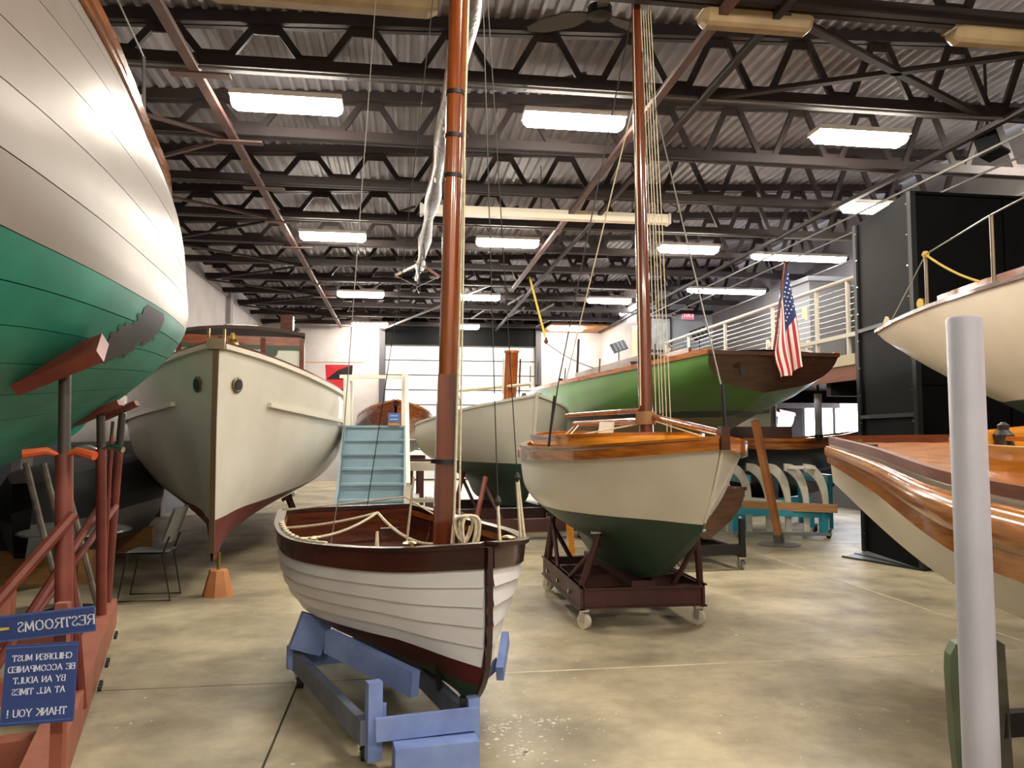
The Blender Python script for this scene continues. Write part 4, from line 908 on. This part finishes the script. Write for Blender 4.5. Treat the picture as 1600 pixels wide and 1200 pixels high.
MB().bar((X1+.05, 9.3, 1.0), (X1+.03, 11.35, 2.45), .05, .09).build('handrail', CREAM, m); MB().bar((X0-.1, 11.35, 2.45), (X1+.02, 11.35, 2.45), .06, .05).build('cross_rail', CREAM, m)
MB().bar((X0, 11.35, 2.45), (X0, 12.15, 2.45), .05, .05).build('side_rail', CREAM, m)
m = thing('step_notice', (-.12, 11.25, Z1), 'small blue notice on a wooden block at the top of the steps', 'sign')
MB().bb((-.2, 11.25, Z1), (-.03, 11.32, Z1+.06)).build('block', RAWW, m); MB().bb((-.2, 11.24, Z1+.05), (-.03, 11.26, Z1+.18)).build('panel', mat('notice_blue', '#4668a6', .5), m)
for z in (.09, .14): MB().bb((-.17, 11.236, Z1+z-.008), (-.06, 11.241, Z1+z+.008)).build('text_bar', mat('notice_pale', '#9fb4d8', .5), m)
# ---- red and black pennant
fm = MB(); fl_ = lambda u, v: Vector((-3.05+.62*u, 18+.02*math.sin(u*9), 3.23-.78*v-.1*u*(v)+.0))
T0 = Vector((-1.76, 18, 3.22)); g_ = lambda u, v: T0+Vector((.62*u-.05*v, .03*math.sin(u*8+v*3), -1.0*v))
quads = [((0, 0), (.5, .12), (.06, .34), 0), ((0, 0), (1, 0), (.5, .12), 0), ((.5, .12), (1, 0), (1, .34), 1), ((.5, .12), (1, .34), (.06, .34), 1), ((.06, .34), (1, .34), (.53, .66), 0), ((.06, .34), (.53, .66), (.1, .6), 1), ((1, .34), (1, .98), (.53, .66), 1), ((.53, .66), (1, .98), (.3, .75), 1)]
for a, b, c, k in quads:
    fm.cur = k; fm.prism([g_(*a), g_(*b), g_(*c)], (0, .006, 0))
solo(fm, 'pennant', [mat('pennant_red', '#c0202e', .8), mat('pennant_black', '#1d1b20', .8)], 'red and black diamond pennant hanging beyond the cruiser', 'flag')
solo(MB().tube([(-2.7, 18, 3.26), (-.9, 18, 3.28)], .012, 6), 'pennant_pole', RAWW, 'thin wooden pole carrying the red and black pennant', 'pole')

# ---- grey white sailing boat in the middle distance
H = Hull([(0, .02, 2.2, .95, .3, [1]*6), (.12, .62, 2.08, .55, .1, [1, .88, .7, .45, .2, .05]), (.3, 1.05, 1.96, .42, 0, [1, .97, .82, .5, .17, .05]),
          (.55, 1.3, 1.84, .4, 0, [1, 1, .88, .5, .15, .05]), (.8, 1.2, 1.8, .5, 0, [1, 1, .85, .5, .15, .05]), (1, .85, 1.88, 1.1, 0, [1, .95, .8, .5, .2, .05])], 5.4, 1.985, 11.3, -.12)
fb = thing('keel_boat', H.P(2.5, 0, .4), 'pale grey keel boat with dark green bottom in front of the overhead door', 'boat')
vw = lambda s: H.vz(s, 1.16)
H.skin(0, vw, 36, 8).build('topsides', GREYW, fb, True); H.skin(vw, 1, 36, 10).build('bottom', mat('deep_green', '#17352c', .5), fb, True); H.deck(-.02, .06).build('deck', GREYW, fb, True); H.end(1.).build('transom', GREYW, fb)
for sd in (-1, 1): H.rail(0, 0, .04, .04, sd, 0, 1, 30, .0).build('gunwale', GREYW, fb)
ribbon_bar(H.stemcurve(-.03, 1, 12, .01), H.l, .05, .05, H.d).build('stem', GREYW, fb)
for y in (-.12, .12): MB().lathe(H.P(.25, y, 2.17), [(.04, 0), (.05, .03), (.03, .07)], 10).build('mooring_cleat', WIRED, fb, True)
MB().tube([H.P(.75, -.22, 2.0), H.P(.6, -.22, 2.9)], .105, 14).build('mast_stump', MASTW, fb, True); MB().lathe(H.P(.6, -.22, 2.88), [(.12, 0), (.12, .04)], 14).build('mast_cap', VARN, fb)
for y in (-.35, -.08): ln([H.P(.7, y, 2.05), H.P(.6, y, 2.8)], .014, ROPE if y < -.2 else MAHOG, fb, 'lashing')
MB().tube([H.P(2.2, -.95, 2.35), H.P(.1, -.05, 2.37)], .025, 8).build('boat_hook', ROPE, fb)
MB().tube([H.P(1.9, -.9, 1.95), H.P(1.8, -.85, 2.35), H.P(1.85, -.75, 1.95)], .02, 6).build('pulpit', CRADLE, fb)
MB().bar(H.P(2.6, -1.0, 1.9), H.P(3.3, -1.05, 1.92), .12, .05).build('hatch_board', WIRED, fb)
dl = thing('red_cradle', H.P(2, 0, 0), 'dark red cradle under the pale grey keel boat', 'cradle')
for y in (-.85, .85): MB().bar(H.P(.3, y, .22), H.P(5, y, .22), .12, .22, (0, 0, 1)).build('side_beam', MAROON, dl)
for x in (.45, 2.2, 4.2):
    MB().bar(H.P(x, -.9, .22), H.P(x, .9, .22), .12, .2, (0, 0, 1)).build('cross_beam', MAROON, dl)
    for y in (-.8, .8): MB().tube([H.P(x+.1, y, .3), H.P(x+.3, y*.75, .95)], .04, 8).build('upright', CRADLE, dl); MB().tube([H.P(x+.1, y*.5, .3), H.P(x+.3, y*.75, .8)], .03, 8).build('brace', MAROON, dl)
for y in (-.85, .85): MB().bar(H.P(.2, y, .2), H.P(.3, y, .2), .18, .3, (0, 0, 1)).build('end_block', CRADLE, dl)
for x in (.5, 4.6):
    for y in (-.85, .85): caster(dl, H.P(x, y, 0).x, H.P(x, y, 0).y, .13, .055)
solo(MB().bar((2.02, 9.05, .0), (1.99, 9.15, .85), .07, .09).tube([(2.02, 9.05, 0), (2.02, 9.05, .08)], .1, 10), 'timber_strut', HONEY, 'upright yellow timber strut just left of the cream sloop', 'prop')
# ---- mahogany launch behind the steps
H = Hull([(0, .03, 2.37, 1.32, .3, [1]*6), (.12, .57, 2.23, 1.14, .1, [1, .95, .8, .55, .28, .05]), (.35, .98, 2.06, 1.03, 0, [.95, 1, .93, .75, .4, .05]),
          (.7, 1.06, 1.94, 1.03, 0, [.92, 1, .96, .8, .5, .05]), (1, .91, 1.94, 1.08, 0, [.9, 1, .95, .8, .5, .05])], 6.1, -.14, 17.0, -.003)
m = thing('mahogany_launch', H.P(3, 0, 1.1), 'varnished mahogany launch with dark green bottom behind the blue steps', 'boat')
vw = lambda s: H.vz(s, 1.5)
GM = wood('launch_wood', '#8a4a20', '#5e2d12', .15, .9)
H.skin(0, vw, 30, 8).build('topsides', GM, m, True); H.skin(vw, 1, 30, 8).build('bottom', DGREEN, m, True); H.deck(0, .1).build('deck', GM, m, True); H.end(1.).build('transom', GM, m)
for sd in (-1, 1): H.rail(0, 0, .04, .05, sd, 0, 1, 24).build('gunwale', VARN, m); H.rail(lambda s: vw(s), .005, .02, .03, sd, 0, 1, 24).build('water_line', CREAM, m)
MB().bar(H.P(1.6, -.45, 2.2), H.P(2.6, -.5, 2.2), .05, .25).build('windscreen', GM, m); MB().bar(H.P(0, 0, 2.26), H.P(.1, 0, 2.36), .12, .08).build('bow_cap', MAHDK, m)
dl = thing('launch_trestle', H.P(2, 0, 0), 'dark trestles under the mahogany launch', 'trestle')
for x in (.9, 4.5):
    MB().bar(H.P(x, -.8, .97), H.P(x, .8, .97), .14, .16, (0, 0, 1)).build('beam', MAROON, dl)
    for y in (-.6, .6): MB().bar(H.P(x, y, 0), H.P(x, y, .9), .1, .1).build('leg', MAROON, dl)
m = thing('work_bench', (.45, 12.9, 0), 'low bench of pale and dark boards beyond the dinghy mast', 'bench')
MB().bb((.1, 12.7, 1.02), (.85, 13.0, 1.16)).build('top', mat('bench_pale', '#b5ab98', .6), m)
for x in (.15, .8): MB().bb((x-.04, 12.75, 0), (x+.04, 12.95, 1.02)).build('leg', MAROON, m)
MB().bb((.1, 12.75, .5), (.83, 12.95, .56)).build('shelf', MATS['bench_pale'], m)

# ---- white yacht at the right, high on its stands
H = Hull([(0, .03, 2.76, 2.66, .1, [1]*6), (.1, .35, 2.78, 2.2, .25, [1, .92, .8, .62, .38, .05]), (.22, .63, 2.8, 1.8, .3, [1, .97, .89, .73, .48, .05]), (.38, .88, 2.81, 1.4, .15, [1, .98, .9, .74, .46, .05]),
          (.6, 1.05, 2.83, 1.1, 0, [1, 1, .92, .7, .4, .05]), (1, 1.0, 2.86, 1.1, 0, [1, 1, .92, .7, .4, .05])], 7., 5.36, 8.0, math.pi-.1)
m = thing('white_yacht', H.P(3, 0, 1.1), 'cream white yacht bow with wooden rail high in front of the black tower', 'boat')
vw = lambda s: H.vz(s, 1.9)
YW = mat('yacht_cream', '#e0d4c0', .25, '#d8cbb5', 1.5, coat=.3)
H.skin(0, vw, 40, 10).build('topsides', YW, m, True); H.skin(lambda s: min(.999, vw(s)), 1, 40, 8).build('bottom', DGREEN, m, True); H.deck(0, .08).build('deck', CREAM, m, True)
for sd in (-1, 1): H.rail(0, 0, .05, .035, sd, 0, 1, 36, .015).build('toe_rail', MAHOG, m); H.rail(0, -.16, .03, .12, sd, .18, 1, 30, .08).build('cabin_side', wood('cabin_red', '#8a3f1e', '#6d2d14', .2, .8), m)
st = []
for s, hh in ((.195, .52), (.335, .6)):
    p = H.S(s, 0, 1); q_ = p+Vector((0, 0, hh)); st.append(q_); MB().tube([p, q_], .016, 8).build('stanchion', mat('stanchion_bronze', '#6f6250', .4, metal=.5), m)
ln([H.S(.06, 0, 1), st[0], st[1], H.S(.55, 0, 1)+Vector((0, 0, .72))], .007, WIRE, m, 'lifeline')
ln(sag(st[0], H.S(.3, 0, 1)+Vector((.05, 0, .1)), .03), .011, mat('yellow_line', '#c9a93a', .7), m, 'yellow_line'); MB().lathe(st[0]-Vector((0, 0, .03)), [(.02, 0), (.035, .03), (.02, .06)], 8).build('yellow_knot', MATS['yellow_line'], m, True)
MB().lathe(H.S(.055, 0, 1)+Vector((0, 0, .02)), [(.035, 0), (.03, .05), (.015, .09)], 8).build('rope_whip', ROPE, m, True); MB().lathe(H.S(.18, 0, 1)+Vector((.03, 0, .07)), [(.05, 0), (.05, .05)], 12, (-1, 0, 0)).build('bow_light', BRASS, m, True)
MB().bb((5.7, 2.6, 0), (6.1, 3.0, 1.2)).build('keel_support', MAROON, m)
# ---- varnished launch at the right foreground
H = Hull([(0, .03, 1.53, 1.2, -.06, [1]*6), (.22, .42, 1.50, .62, 0, [1, .86, .66, .44, .22, .06]), (.44, .86, 1.46, .45, 0, [1, .93, .78, .55, .3, .06]), (.56, 1.0, 1.44, .42, 0, [1, .95, .83, .6, .33, .06]),
          (.75, 1.15, 1.42, .4, 0, [1, .97, .87, .66, .38, .06]), (1, 1.12, 1.42, .42, 0, [1, .97, .87, .66, .38, .06])], 5.5, 3.6, 6.05, math.pi+.0, roll=-.115, zr=1.5)
m = thing('varnished_sailboat', H.P(3, 0, .4), 'white sailboat with thick varnished rub rails and planked deck at the right', 'boat')
H.skin(.0, 1, 44, 16).build('topsides', CREAM, m, True)
RR = wood('rail_gloss', '#b06c20', '#8a4e14', .2, .6)
for sd in (-1, 1):
    rows = []
    for i in range(45):
        s = i/44; tp_ = H.S(s, 0, sd); n = H.S(s, .02, sd, .05)-H.S(s, .02, sd); n.z = 0; n = n.normalized(); sc = .6+.75*min(1, s*1.9)
        rows.append([tp_+n*(.012+.05*sc*math.cos(a))+Vector((0, 0, -.1*sc+.075*sc*math.sin(a))) for a in [math.pi/2-math.pi*k/8 for k in range(9)]])
    MB().grid(rows).build('rub_rail', RR, m, True)
    rows = []
    for i in range(45):
        s = i/44; tp_ = H.S(s, 0, sd); n = H.S(s, .02, sd, .05)-H.S(s, .02, sd); n.z = 0; n = n.normalized(); sc = .6+.75*min(1, s*1.9)
        b0 = tp_+Vector((0, 0, -.17*sc))
        rows.append([b0+n*.025, b0+n*.02-Vector((0, 0, .085*sc)), b0-n*.02*sc-Vector((0, 0, .09*sc))])
    MB().grid(rows).build('lower_rail', RR, m, True)
    H.rail(0, -.02, .05, .06, sd, 0, 1, 40, .03).build('toe_rail', wood('toe_brown', '#73381a', '#552510', .4, .1), m)
NPL = 9
for sd in (-1, 1):
    for k in range(NPL):
        rows = []
        for i in range(31):
            s = .015+.985*i/30; b = H.row(s)[0]-.05; y0_, y1_ = .115*k+.004, min(.115*(k+1)-.004, b)
            if y1_ <= y0_+.004: continue
            z = H.row(s)[1]+.012
            rows.append([H.P(5.5*s, sd*y0_, z), H.P(5.5*s, sd*y1_, z), H.P(5.5*s, sd*y1_, z-.02), H.P(5.5*s, sd*y0_, z-.02)])
        if len(rows) > 2: MB().grid(rows, True).build('deck_plank', TEAK, m)
H.deck(-.006, .0).build('deck_caulking', CREAM, m)
rows = []
for i in range(41):
    a = 2*math.pi*i/40; cx, cy = 3.2-1.5*math.cos(a), .75*math.sin(a); rows.append([H.P(cx, cy, 1.43), H.P(cx, cy*1.02, 1.63), H.P(cx, cy*.97, 1.63), H.P(cx, cy*.95, 1.43)])
MB().grid(rows, True).build('coaming', HONEY, m, True)
MB().lathe(H.P(1.75, -.1, 1.5), [(.07, 0), (.05, .05), (.06, .09), (.03, .12), (.035, .15), (.01, .17)], 12).build('bitt', BLACKM, m, True); MB().bar(H.P(1.75, -.1, 1.57), H.P(2.6, -.1, 1.55), .04, .03).build('tiller_bar', VARN, m)
MB().bar(H.P(.45, .08, 1.535), H.P(.8, .15, 1.535), .06, .03).build('bow_chock', BLACKM, m); MB().bar(H.P(.3, .03, 1.54), H.P(.36, -.05, 1.54), .05, .05).build('chock', BRASS, m)
dl = thing('jack_stand', (2.2, 2.75, 0), 'green rounded stand board with black arm behind the white post', 'boat stand')
GB = [(0, .0), (.0, .18), (.02, .16), (.045, .3), (.05, .55)]
MB().prism([(2.085, 2.7, .2), (2.065, 2.7, .45), (2.055, 2.7, .7), (2.06, 2.7, .77), (2.085, 2.7, .81), (2.11, 2.7, .815), (2.15, 2.7, .79), (2.17, 2.7, .2)], (.02, .06, 0)).build('board', GRNBD, dl)
MB().prism([(2.24, 2.7, .2), (2.24, 2.7, .83), (2.29, 2.7, .80), (2.31, 2.7, .2)], (0, .05, 0)).build('rear_board', mat('board_dark', '#2f2d26', .6, '#4c4a3c', 8), dl)
MB().bar((2.27, 2.72, .5), (2.7, 2.85, .45), .05, .09).build('arm', BLACKM, dl); MB().bar((2.18, 2.74, 0), (2.18, 2.74, .5), .08, .05).build('leg', BLACKM, dl)
MB().bar((2.0, 2.74, .02), (2.5, 2.74, .02), .2, .04).build('foot', BLACKM, dl)
m = thing('white_post', (1.85, 2.3, 0), 'round white plastic guard post in the right foreground', 'post')
MB().lathe((1.85, 2.3, 0), [(.054, 0), (.054, 1.985), (.05, 1.992)], 28).build('pipe', PVC, m, True); MB().lathe((1.85, 2.3, 0), [(.12, 0), (.12, .012), (.06, .02)], 24).build('flange', CONDUIT, m, True)

# ---- black tower
tw = thing('black_tower', (6.9, 9.2, 0), 'tall black panelled lift tower with screw heads at the right', 'tower')
A, B, C_, D_ = Vector((6.12, 8.42, 0)), Vector((8.6, 8.42, 0)), Vector((8.6, 9.95, 0)), Vector((6.36, 9.95, 0)); TZ = 4.55
def panel(p, q_, z0, z1, mm=BLACK, nm='panel', th=.02):
    d = (q_-p).normalized(); n = Vector((d.y, -d.x, 0)); g2 = d*.012
    return MB().prism([p+g2+Vector((0, 0, z0)), q_-g2+Vector((0, 0, z0)), q_-g2+Vector((0, 0, z1)), p+g2+Vector((0, 0, z1))], -n*th).build(nm, mm, tw)
zb = [0, .9, 1.85, 3.05, TZ]
for z0, z1 in zip(zb, zb[1:]): panel(D_, A, z0+.012, z1-.012)
for z0, z1 in ((0, 2.2), (2.2, TZ)):
    for k in range(2): panel(A.lerp(B, k/2), A.lerp(B, (k+1)/2), z0+.006, z1-.006)
panel(B, C_, 0, TZ); panel(C_, D_, 0, TZ)
MB().prism([p+Vector((0, 0, TZ-.02)) for p in (A, B, C_, D_)], (0, 0, .05)).build('roof_panel', BLACK, tw)
for p in (A, D_): MB().bar(p+Vector((0, 0, 0)), p+Vector((0, 0, TZ+.02)), .07, .07).build('corner_angle', BLACKM, tw)
for z in (1.85, 3.05): MB().bar(D_+Vector((-.02, 0, z)), A+Vector((-.02, 0, z)), .02, .05).build('joint_strip', BLACKM, tw)
sm = None
for p in (A, D_):
    for k in range(12):
        c = p.lerp(A if p is D_ else D_, .04)+Vector((-.035, -.0, .25+k*.38))
        if sm is None: o = MB().lathe((0, 0, 0), [(.012, 0), (.008, .008)], 8, (-1, 0, 0)); sm = o.mesh('screw_head', CHROME)
        ob = bpy.data.objects.new('screw_head', sm); COL.objects.link(ob); ob.parent = tw; ob.location = c-tw.location
MB().prism([(5.75, 9.5, 0), (6.36, 9.9, 0), (6.15, 8.5, 0), (6.1, 8.42, 0)], (0, 0, .012)).build('ramp_plate', mat('ramp_grey', '#55565a', .5), tw)
for k in range(2):
    a_ = Vector((5.75, 9.5, .012)).lerp(Vector((6.36, 9.9, .012)), k*.5); b_ = Vector((6.1, 8.42, .012)); MB().bar(a_, b_, .04, .02).build('ramp_strip', BLACKM, tw)

# ---- brown tender on a black cart behind the sloop
H = Hull([(0, .46, .96, .36, .1, [1, .97, .88, .7, .42, .08]), (.4, .58, .92, .32, 0, [1, .98, .92, .76, .5, .06]), (.8, .4, .95, .34, 0, [1, .93, .8, .6, .35, .06]), (1, .03, 1.0, .5, -.1, [1]*6)], 2.8, 3.62, 8.75, -.06)
m = thing('brown_tender', H.P(1.4, 0, .3), 'small brown varnished tender on a black cart behind the sloop', 'boat')
H.skin(0, 1, 26, 10).build('hull', TRANS, m, True); H.end(0, 14).build('transom', wood('tender_transom', '#5a3826', '#412719', .25, .7), m)
for sd in (-1, 1): H.rail(0, 0, .04, .04, sd, 0, 1, 24).build('gunwale', MAHOG, m)
dl = thing('black_cart', H.P(1.3, 0, 0), 'low black cart with chrome casters under the brown tender', 'cart')
for y in (-.42, .42): MB().bar(H.P(0, y, .2), H.P(2.2, y, .2), .07, .1, (0, 0, 1)).build('rail', BLACKM, dl)
for x in (.04, 1.1, 2.15): MB().bar(H.P(x, -.45, .24), H.P(x, .45, .24), .09, .12, (0, 0, 1)).build('cross_bar', BLACKM, dl)
for y in (-.42, .42): MB().bar(H.P(.03, y, .2), H.P(.03, y, .6), .06, .06).build('corner_post', BLACKM, dl); caster(dl, H.P(.06, y, 0).x, H.P(.06, y, 0).y, .15, .06, CHROME, .3); caster(dl, H.P(2.1, y, 0).x, H.P(2.1, y, 0).y, .15, .06, CHROME, .3)

# ---- white mould frames on a turquoise cart
m = thing('mould_frames', (6.0, 11.3, 0), 'row of white arched boat mould frames on a turquoise cart', 'boat mould')
FR = mat('frame_white', '#d6d2c4', .6, '#c6c1b0', 6)
for k, (x, y) in enumerate(((5.25, 11.85), (5.52, 11.7), (5.78, 11.55), (6.03, 11.4), (6.28, 11.3), (6.55, 11.2))):
    prof = [(.0, 1.16), (.18, 1.13), (.33, 1.0), (.42, .8), (.45, .5), (.45, .04)]
    out = spline([(x+.42*(1-0)*0+dx*.95-.38, y+dx*.1, z) for dx, z in prof], 4)
    i_ = spline([(x+max(0, dx-.1)*.95-.38, y+dx*.1, z-.11*(z > .6)) for dx, z in prof], 4)
    mm_ = MB(); mm_.grid([[a, b, b+Vector((.01, .05, 0)), a+Vector((.01, .05, 0))] for a, b in zip(out, i_)], True); mm_.build('arch_frame', FR, m)
MB().bar((5.35, 11.62, .5), (6.65, 11.1, .47), .03, .13, (0, 0, 1)).build('batten', RAWW, m); MB().bar((4.9, 11.95, .6), (6.1, 11.5, .5), .03, .12, (0, 0, 1)).build('batten', FR, m)
MB().bar((5.95, 11.3, 1.1), (6.35, 11.18, 1.1), .04, .05).build('ridge_strip', FR, m)
dl = thing('turquoise_cart', (5.9, 11.6, 0), 'turquoise timber cart below the white mould frames', 'cart')
MB().bar((4.95, 11.6, .42), (6.6, 11.25, .36), .06, .1, (0, 0, 1)).build('front_rail', TURQ, dl); MB().bar((5.2, 12.4, .42), (6.8, 12.0, .36), .06, .1, (0, 0, 1)).build('rear_rail', TURQ, dl)
for x, y in ((5.2, 11.6), (6.5, 11.25), (5.4, 12.3), (6.7, 12.0)): MB().bar((x, y, .08), (x, y, .42), .1, .1).build('leg', TURQ, dl); caster(dl, x+.08, y, .14, .05)
MB().bar((5.15, 11.55, .07), (6.6, 11.2, .07), .06, .05).build('foot_rail', mat('cart_grey', '#6f7270', .6), dl)
# ---- long dark launch on turquoise trestles behind, below the mezzanine
H = Hull([(0, .03, 1.66, 1.25, .3, [1]*6), (.2, .55, 1.58, 1.02, 0, [1, .95, .8, .55, .3, .05]), (.5, .75, 1.52, .95, 0, [1, .98, .88, .66, .36, .05]), (1, .6, 1.55, 1.0, 0, [1, .98, .88, .66, .36, .05])], 2.7, 7.9, 12.4, -1.35)
m = thing('brown_rowboat', H.P(1.5, 0, .95), 'varnished rowing boat with dark hull stored below the mezzanine', 'boat')
H.skin(0, .28, 26, 4).build('sheer_strake', VARN, m, True); H.skin(.28, 1, 26, 8).build('hull', mat('hull_black', '#1d1a18', .4), m, True); H.deck(-.03, 0).build('inside', MAHOG, m)
for sd in (-1, 1): H.rail(0, 0, .05, .05, sd, 0, 1, 24).build('gunwale', VARN, m)
MB().bar(H.P(1.3, -.3, 1.62), H.P(2.5, -.3, 1.62), .4, .25, (0, 0, 1)).build('locker', TRANS, m)
dl = thing('boat_rack', (6.5, 12.8, 0), 'turquoise rack under the varnished rowing boat', 'rack')
for x, y in ((5.85, 13.0), (7.3, 12.85)):
    MB().bar((x, y-.5, .85), (x+.1, y+.6, .85), .12, .14, (0, 0, 1)).build('beam', TURQ, dl)
    for e in (-.4, .5): MB().bar((x, y+e, 0), (x, y+e, .8), .1, .1).build('leg', TURQ, dl)
MB().bar((5.75, 12.9, .3), (7.2, 12.6, .3), .1, .12).build('stretcher', TURQ, dl)
H = Hull([(0, .03, 1.0, .55, .2, [1]*6), (.25, .5, .95, .35, 0, [1, .95, .8, .6, .3, .05]), (.6, .65, .92, .32, 0, [1, .98, .88, .66, .36, .05]), (1, .5, .95, .4, 0, [1, .98, .88, .66, .36, .05])], 4.2, 8.9, 14.6, -1.3)
m = thing('dark_skiff', H.P(2, 0, .3), 'low dark skiff in the shade under the mezzanine', 'boat')
H.skin(0, 1, 24, 8).build('hull', MATS['hull_black'], m, True)
for sd in (-1, 1): H.rail(0, 0, .04, .04, sd, 0, 1, 20).build('gunwale', CREAM, m)
MB().bb((6.4, 14.6, 0), (8.2, 15.2, .34)).build('cradle_base', TURQ, m)
H = Hull([(0, .03, 2.1, 1.6, .2, [1]*6), (.25, .5, 2.05, 1.35, 0, [1, .95, .8, .6, .3, .05]), (.6, .65, 2.02, 1.3, 0, [1, .98, .88, .66, .36, .05]), (1, .5, 2.05, 1.35, 0, [1, .98, .88, .66, .36, .05])], 3.6, 7.6, 14.8, .3)
m = thing('white_tender', H.P(2, 0, 1.3), 'white tender with red rail on an upper rack before the bright windows', 'boat')
H.skin(0, 1, 24, 8).build('hull', GREYW, m, True)
for sd in (-1, 1): H.rail(0, 0, .05, .06, sd, 0, 1, 20).build('gunwale', REDB, m)
MB().bb((8.1, 16.3, 1.2), (8.9, 16.5, 1.36)).build('rack_arm', MAROON, m); MB().tube([(8.5, 16.4, 0), (8.5, 16.4, 1.25)], .05, 8).build('rack_post', MAROON, m)
m = thing('blue_locker', (8.6, 19.2, 0), 'bright blue locker beside the daylit window under the mezzanine', 'locker')
MB().bb((8.25, 18.9, 0), (8.65, 19.4, 2.35)).build('body', mat('locker_blue', '#3f6fc0', .5), m)
for z in (.1, 1.25): MB().bb((8.27, 18.885, z), (8.63, 18.9, z+1.05)).build('door', MATS['locker_blue'], m)
MB().bb((8.55, 18.87, 1.2), (8.58, 18.886, 1.5)).build('handle', CHROME, m)
m = thing('hanging_tube', (6.75, 11.75, 1.5), 'white upright tube hung below the mezzanine edge', 'tube')
MB().lathe((6.75, 11.75, 1.6), [(.06, 0), (.06, .68)], 16).build('tube', PVC, m, True); MB().lathe((6.75, 11.75, 1.5), [(.02, 0), (.07, .06), (.07, .11)], 14).build('collar', BLACKM, m, True); MB().tube([(6.75, 11.75, 2.25), (6.75, 11.75, MZ-.32)], .02, 8).build('hanger', BLACKM, m)

# ---- mezzanine fittings
def wallbox(name, label, cat, C, w_, h_, parts):
    t = thing(name, (C[0], C[1], C[2]-h_/2), label, cat)
    for nm, mm, a, b, c, d, th in parts: MB().bb((C[0]+a, C[1]-th, C[2]+c), (C[0]+b, C[1], C[2]+d)).build(nm, mm, t)
    return t
EX = wallbox('exit_sign', 'glowing red exit sign on the grey mezzanine wall', 'sign', (8.87, 22.98, 5.4), .36, .34,
        [('case', HOUSING, -.19, .19, -.17, .17, .06), ('face', mat('exit_red', '#ff4f66', .4, emit=.3), -.16, .16, -.15, .1, .066)])
text_mesh('EXIT', (8.87, 22.911, 5.375), (1, 0, 0), (0, 0, 1), .13).build('lettering', mat('exit_letters', '#ffb3bd', .4, emit=.45), EX)
wallbox('framed_picture', 'black framed picture on the grey mezzanine wall', 'picture', (7.98, 22.98, 4.75), .66, 1.05,
        [('frame', BLACKM, -.36, .36, -.55, .55, .03), ('mat_board', mat('picture_grey', '#8f9699', .2), -.3, .3, -.49, .49, .036), ('print', mat('picture_print', '#a9b0b2', .3, '#7d8789', 5), -.2, .2, -.35, .35, .04)])
wallbox('fire_alarm', 'small red fire alarm left of the exit sign', 'alarm', (8.42, 22.98, 5.4), .12, .12, [('case', REDB, -.06, .06, -.06, .06, .05), ('strobe', PAPER, -.03, .03, -.02, .03, .07)])
for x, y, z, lab in ((8.55, 21.2, 4.55, 'tilted dark information panel right of the framed picture'), (7.1, 23.9, 4.45, 'tilted dark information panel before the bright side wall')):
    t = thing('info_panel', (x, y, MZ), lab, 'information panel', 'tilted information panels'); Mr = Matrix.Rotation(-.35, 3, 'Y') @ Matrix.Rotation(-.5, 3, 'X')
    if x < 8: t.location = (6.9, 24, MZ); x = 6.9
    MB().box((x, y, z), (.5, .03, .36), M=Mr).build('board', BLACKM, t)
    for k in (-.13, 0, .13): MB().box(Vector((x, y, z))+Mr @ Vector((k, -.02, 0)), (.035, .006, .3), M=Mr).build('text_column', CONDUIT, t)
    MB().tube([(x, y+.02, MZ), (x, y+.02, z)], .02, 6).build('stand', BLACKM, t)
t = thing('mezzanine_screen', (7.16, 22.6, MZ), 'pale upright display board with wooden base at the mezzanine corner', 'display board')
MB().bb((7.0, 22.7, MZ+.3), (7.26, 22.75, MZ+2.2)).build('board', mat('board_yellow', '#d8c48a', .5), t); MB().bb((6.9, 22.5, MZ), (7.26, 22.9, MZ+.3)).build('base', VARN, t)
t = thing('paper_tag', (6.41, 11.35, 3.5), 'cream paper tag hanging on the cable railing', 'tag'); MB().bb((6.395, 11.4, 3.5), (6.402, 11.55, 3.66)).build('sheet', mat('tag_cream', '#e6dfae', .6), t); MB().bb((6.395, 11.4, 3.44), (6.402, 11.46, 3.502)).build('flap', MATS['tag_cream'], t)
t = thing('deck_bench', (7.4, 14.0, MZ), 'white slatted bench on the mezzanine behind the flag', 'bench')
for k in range(3): MB().bb((7.0, 13.9, MZ+.25+k*.15), (7.9, 13.95, MZ+.34+k*.15)).build('slat', RW, t)
for x in (7.02, 7.85): MB().bb((x-.03, 13.95, MZ), (x+.03, 14.0, MZ+.7)).build('leg', RW, t)
solo(MB().bb((8.6, 15.2, MZ+.005), (9.4, 16, 4.9)).bb((8.55, 15.15, 4.9), (9.45, 16.05, 5.0)), 'storage_cabinet', mat('cabinet_grey', '#77777a', .5), 'tall grey cabinet on the mezzanine behind the railing', 'cabinet')
# yellow strap hanging from the roof
t = thing('yellow_strap', (4.3, 18, 3.4), 'yellow lifting strap hanging from the roof before the door', 'strap')
MB().bar((3.0, 18, CH), (3.38, 18, 3.95), .05, .012).build('webbing', MATS['yellow_line'], t); MB().lathe((3.4, 18, 3.78), [(.02, 0), (.06, .06), (.02, .16)], 8).build('hook', REDB, t, True)
ln(sag((3.4, 18, 3.8), (6.3, 19, 3.35), .35, 10), .012, WIRED, t, 'tail')
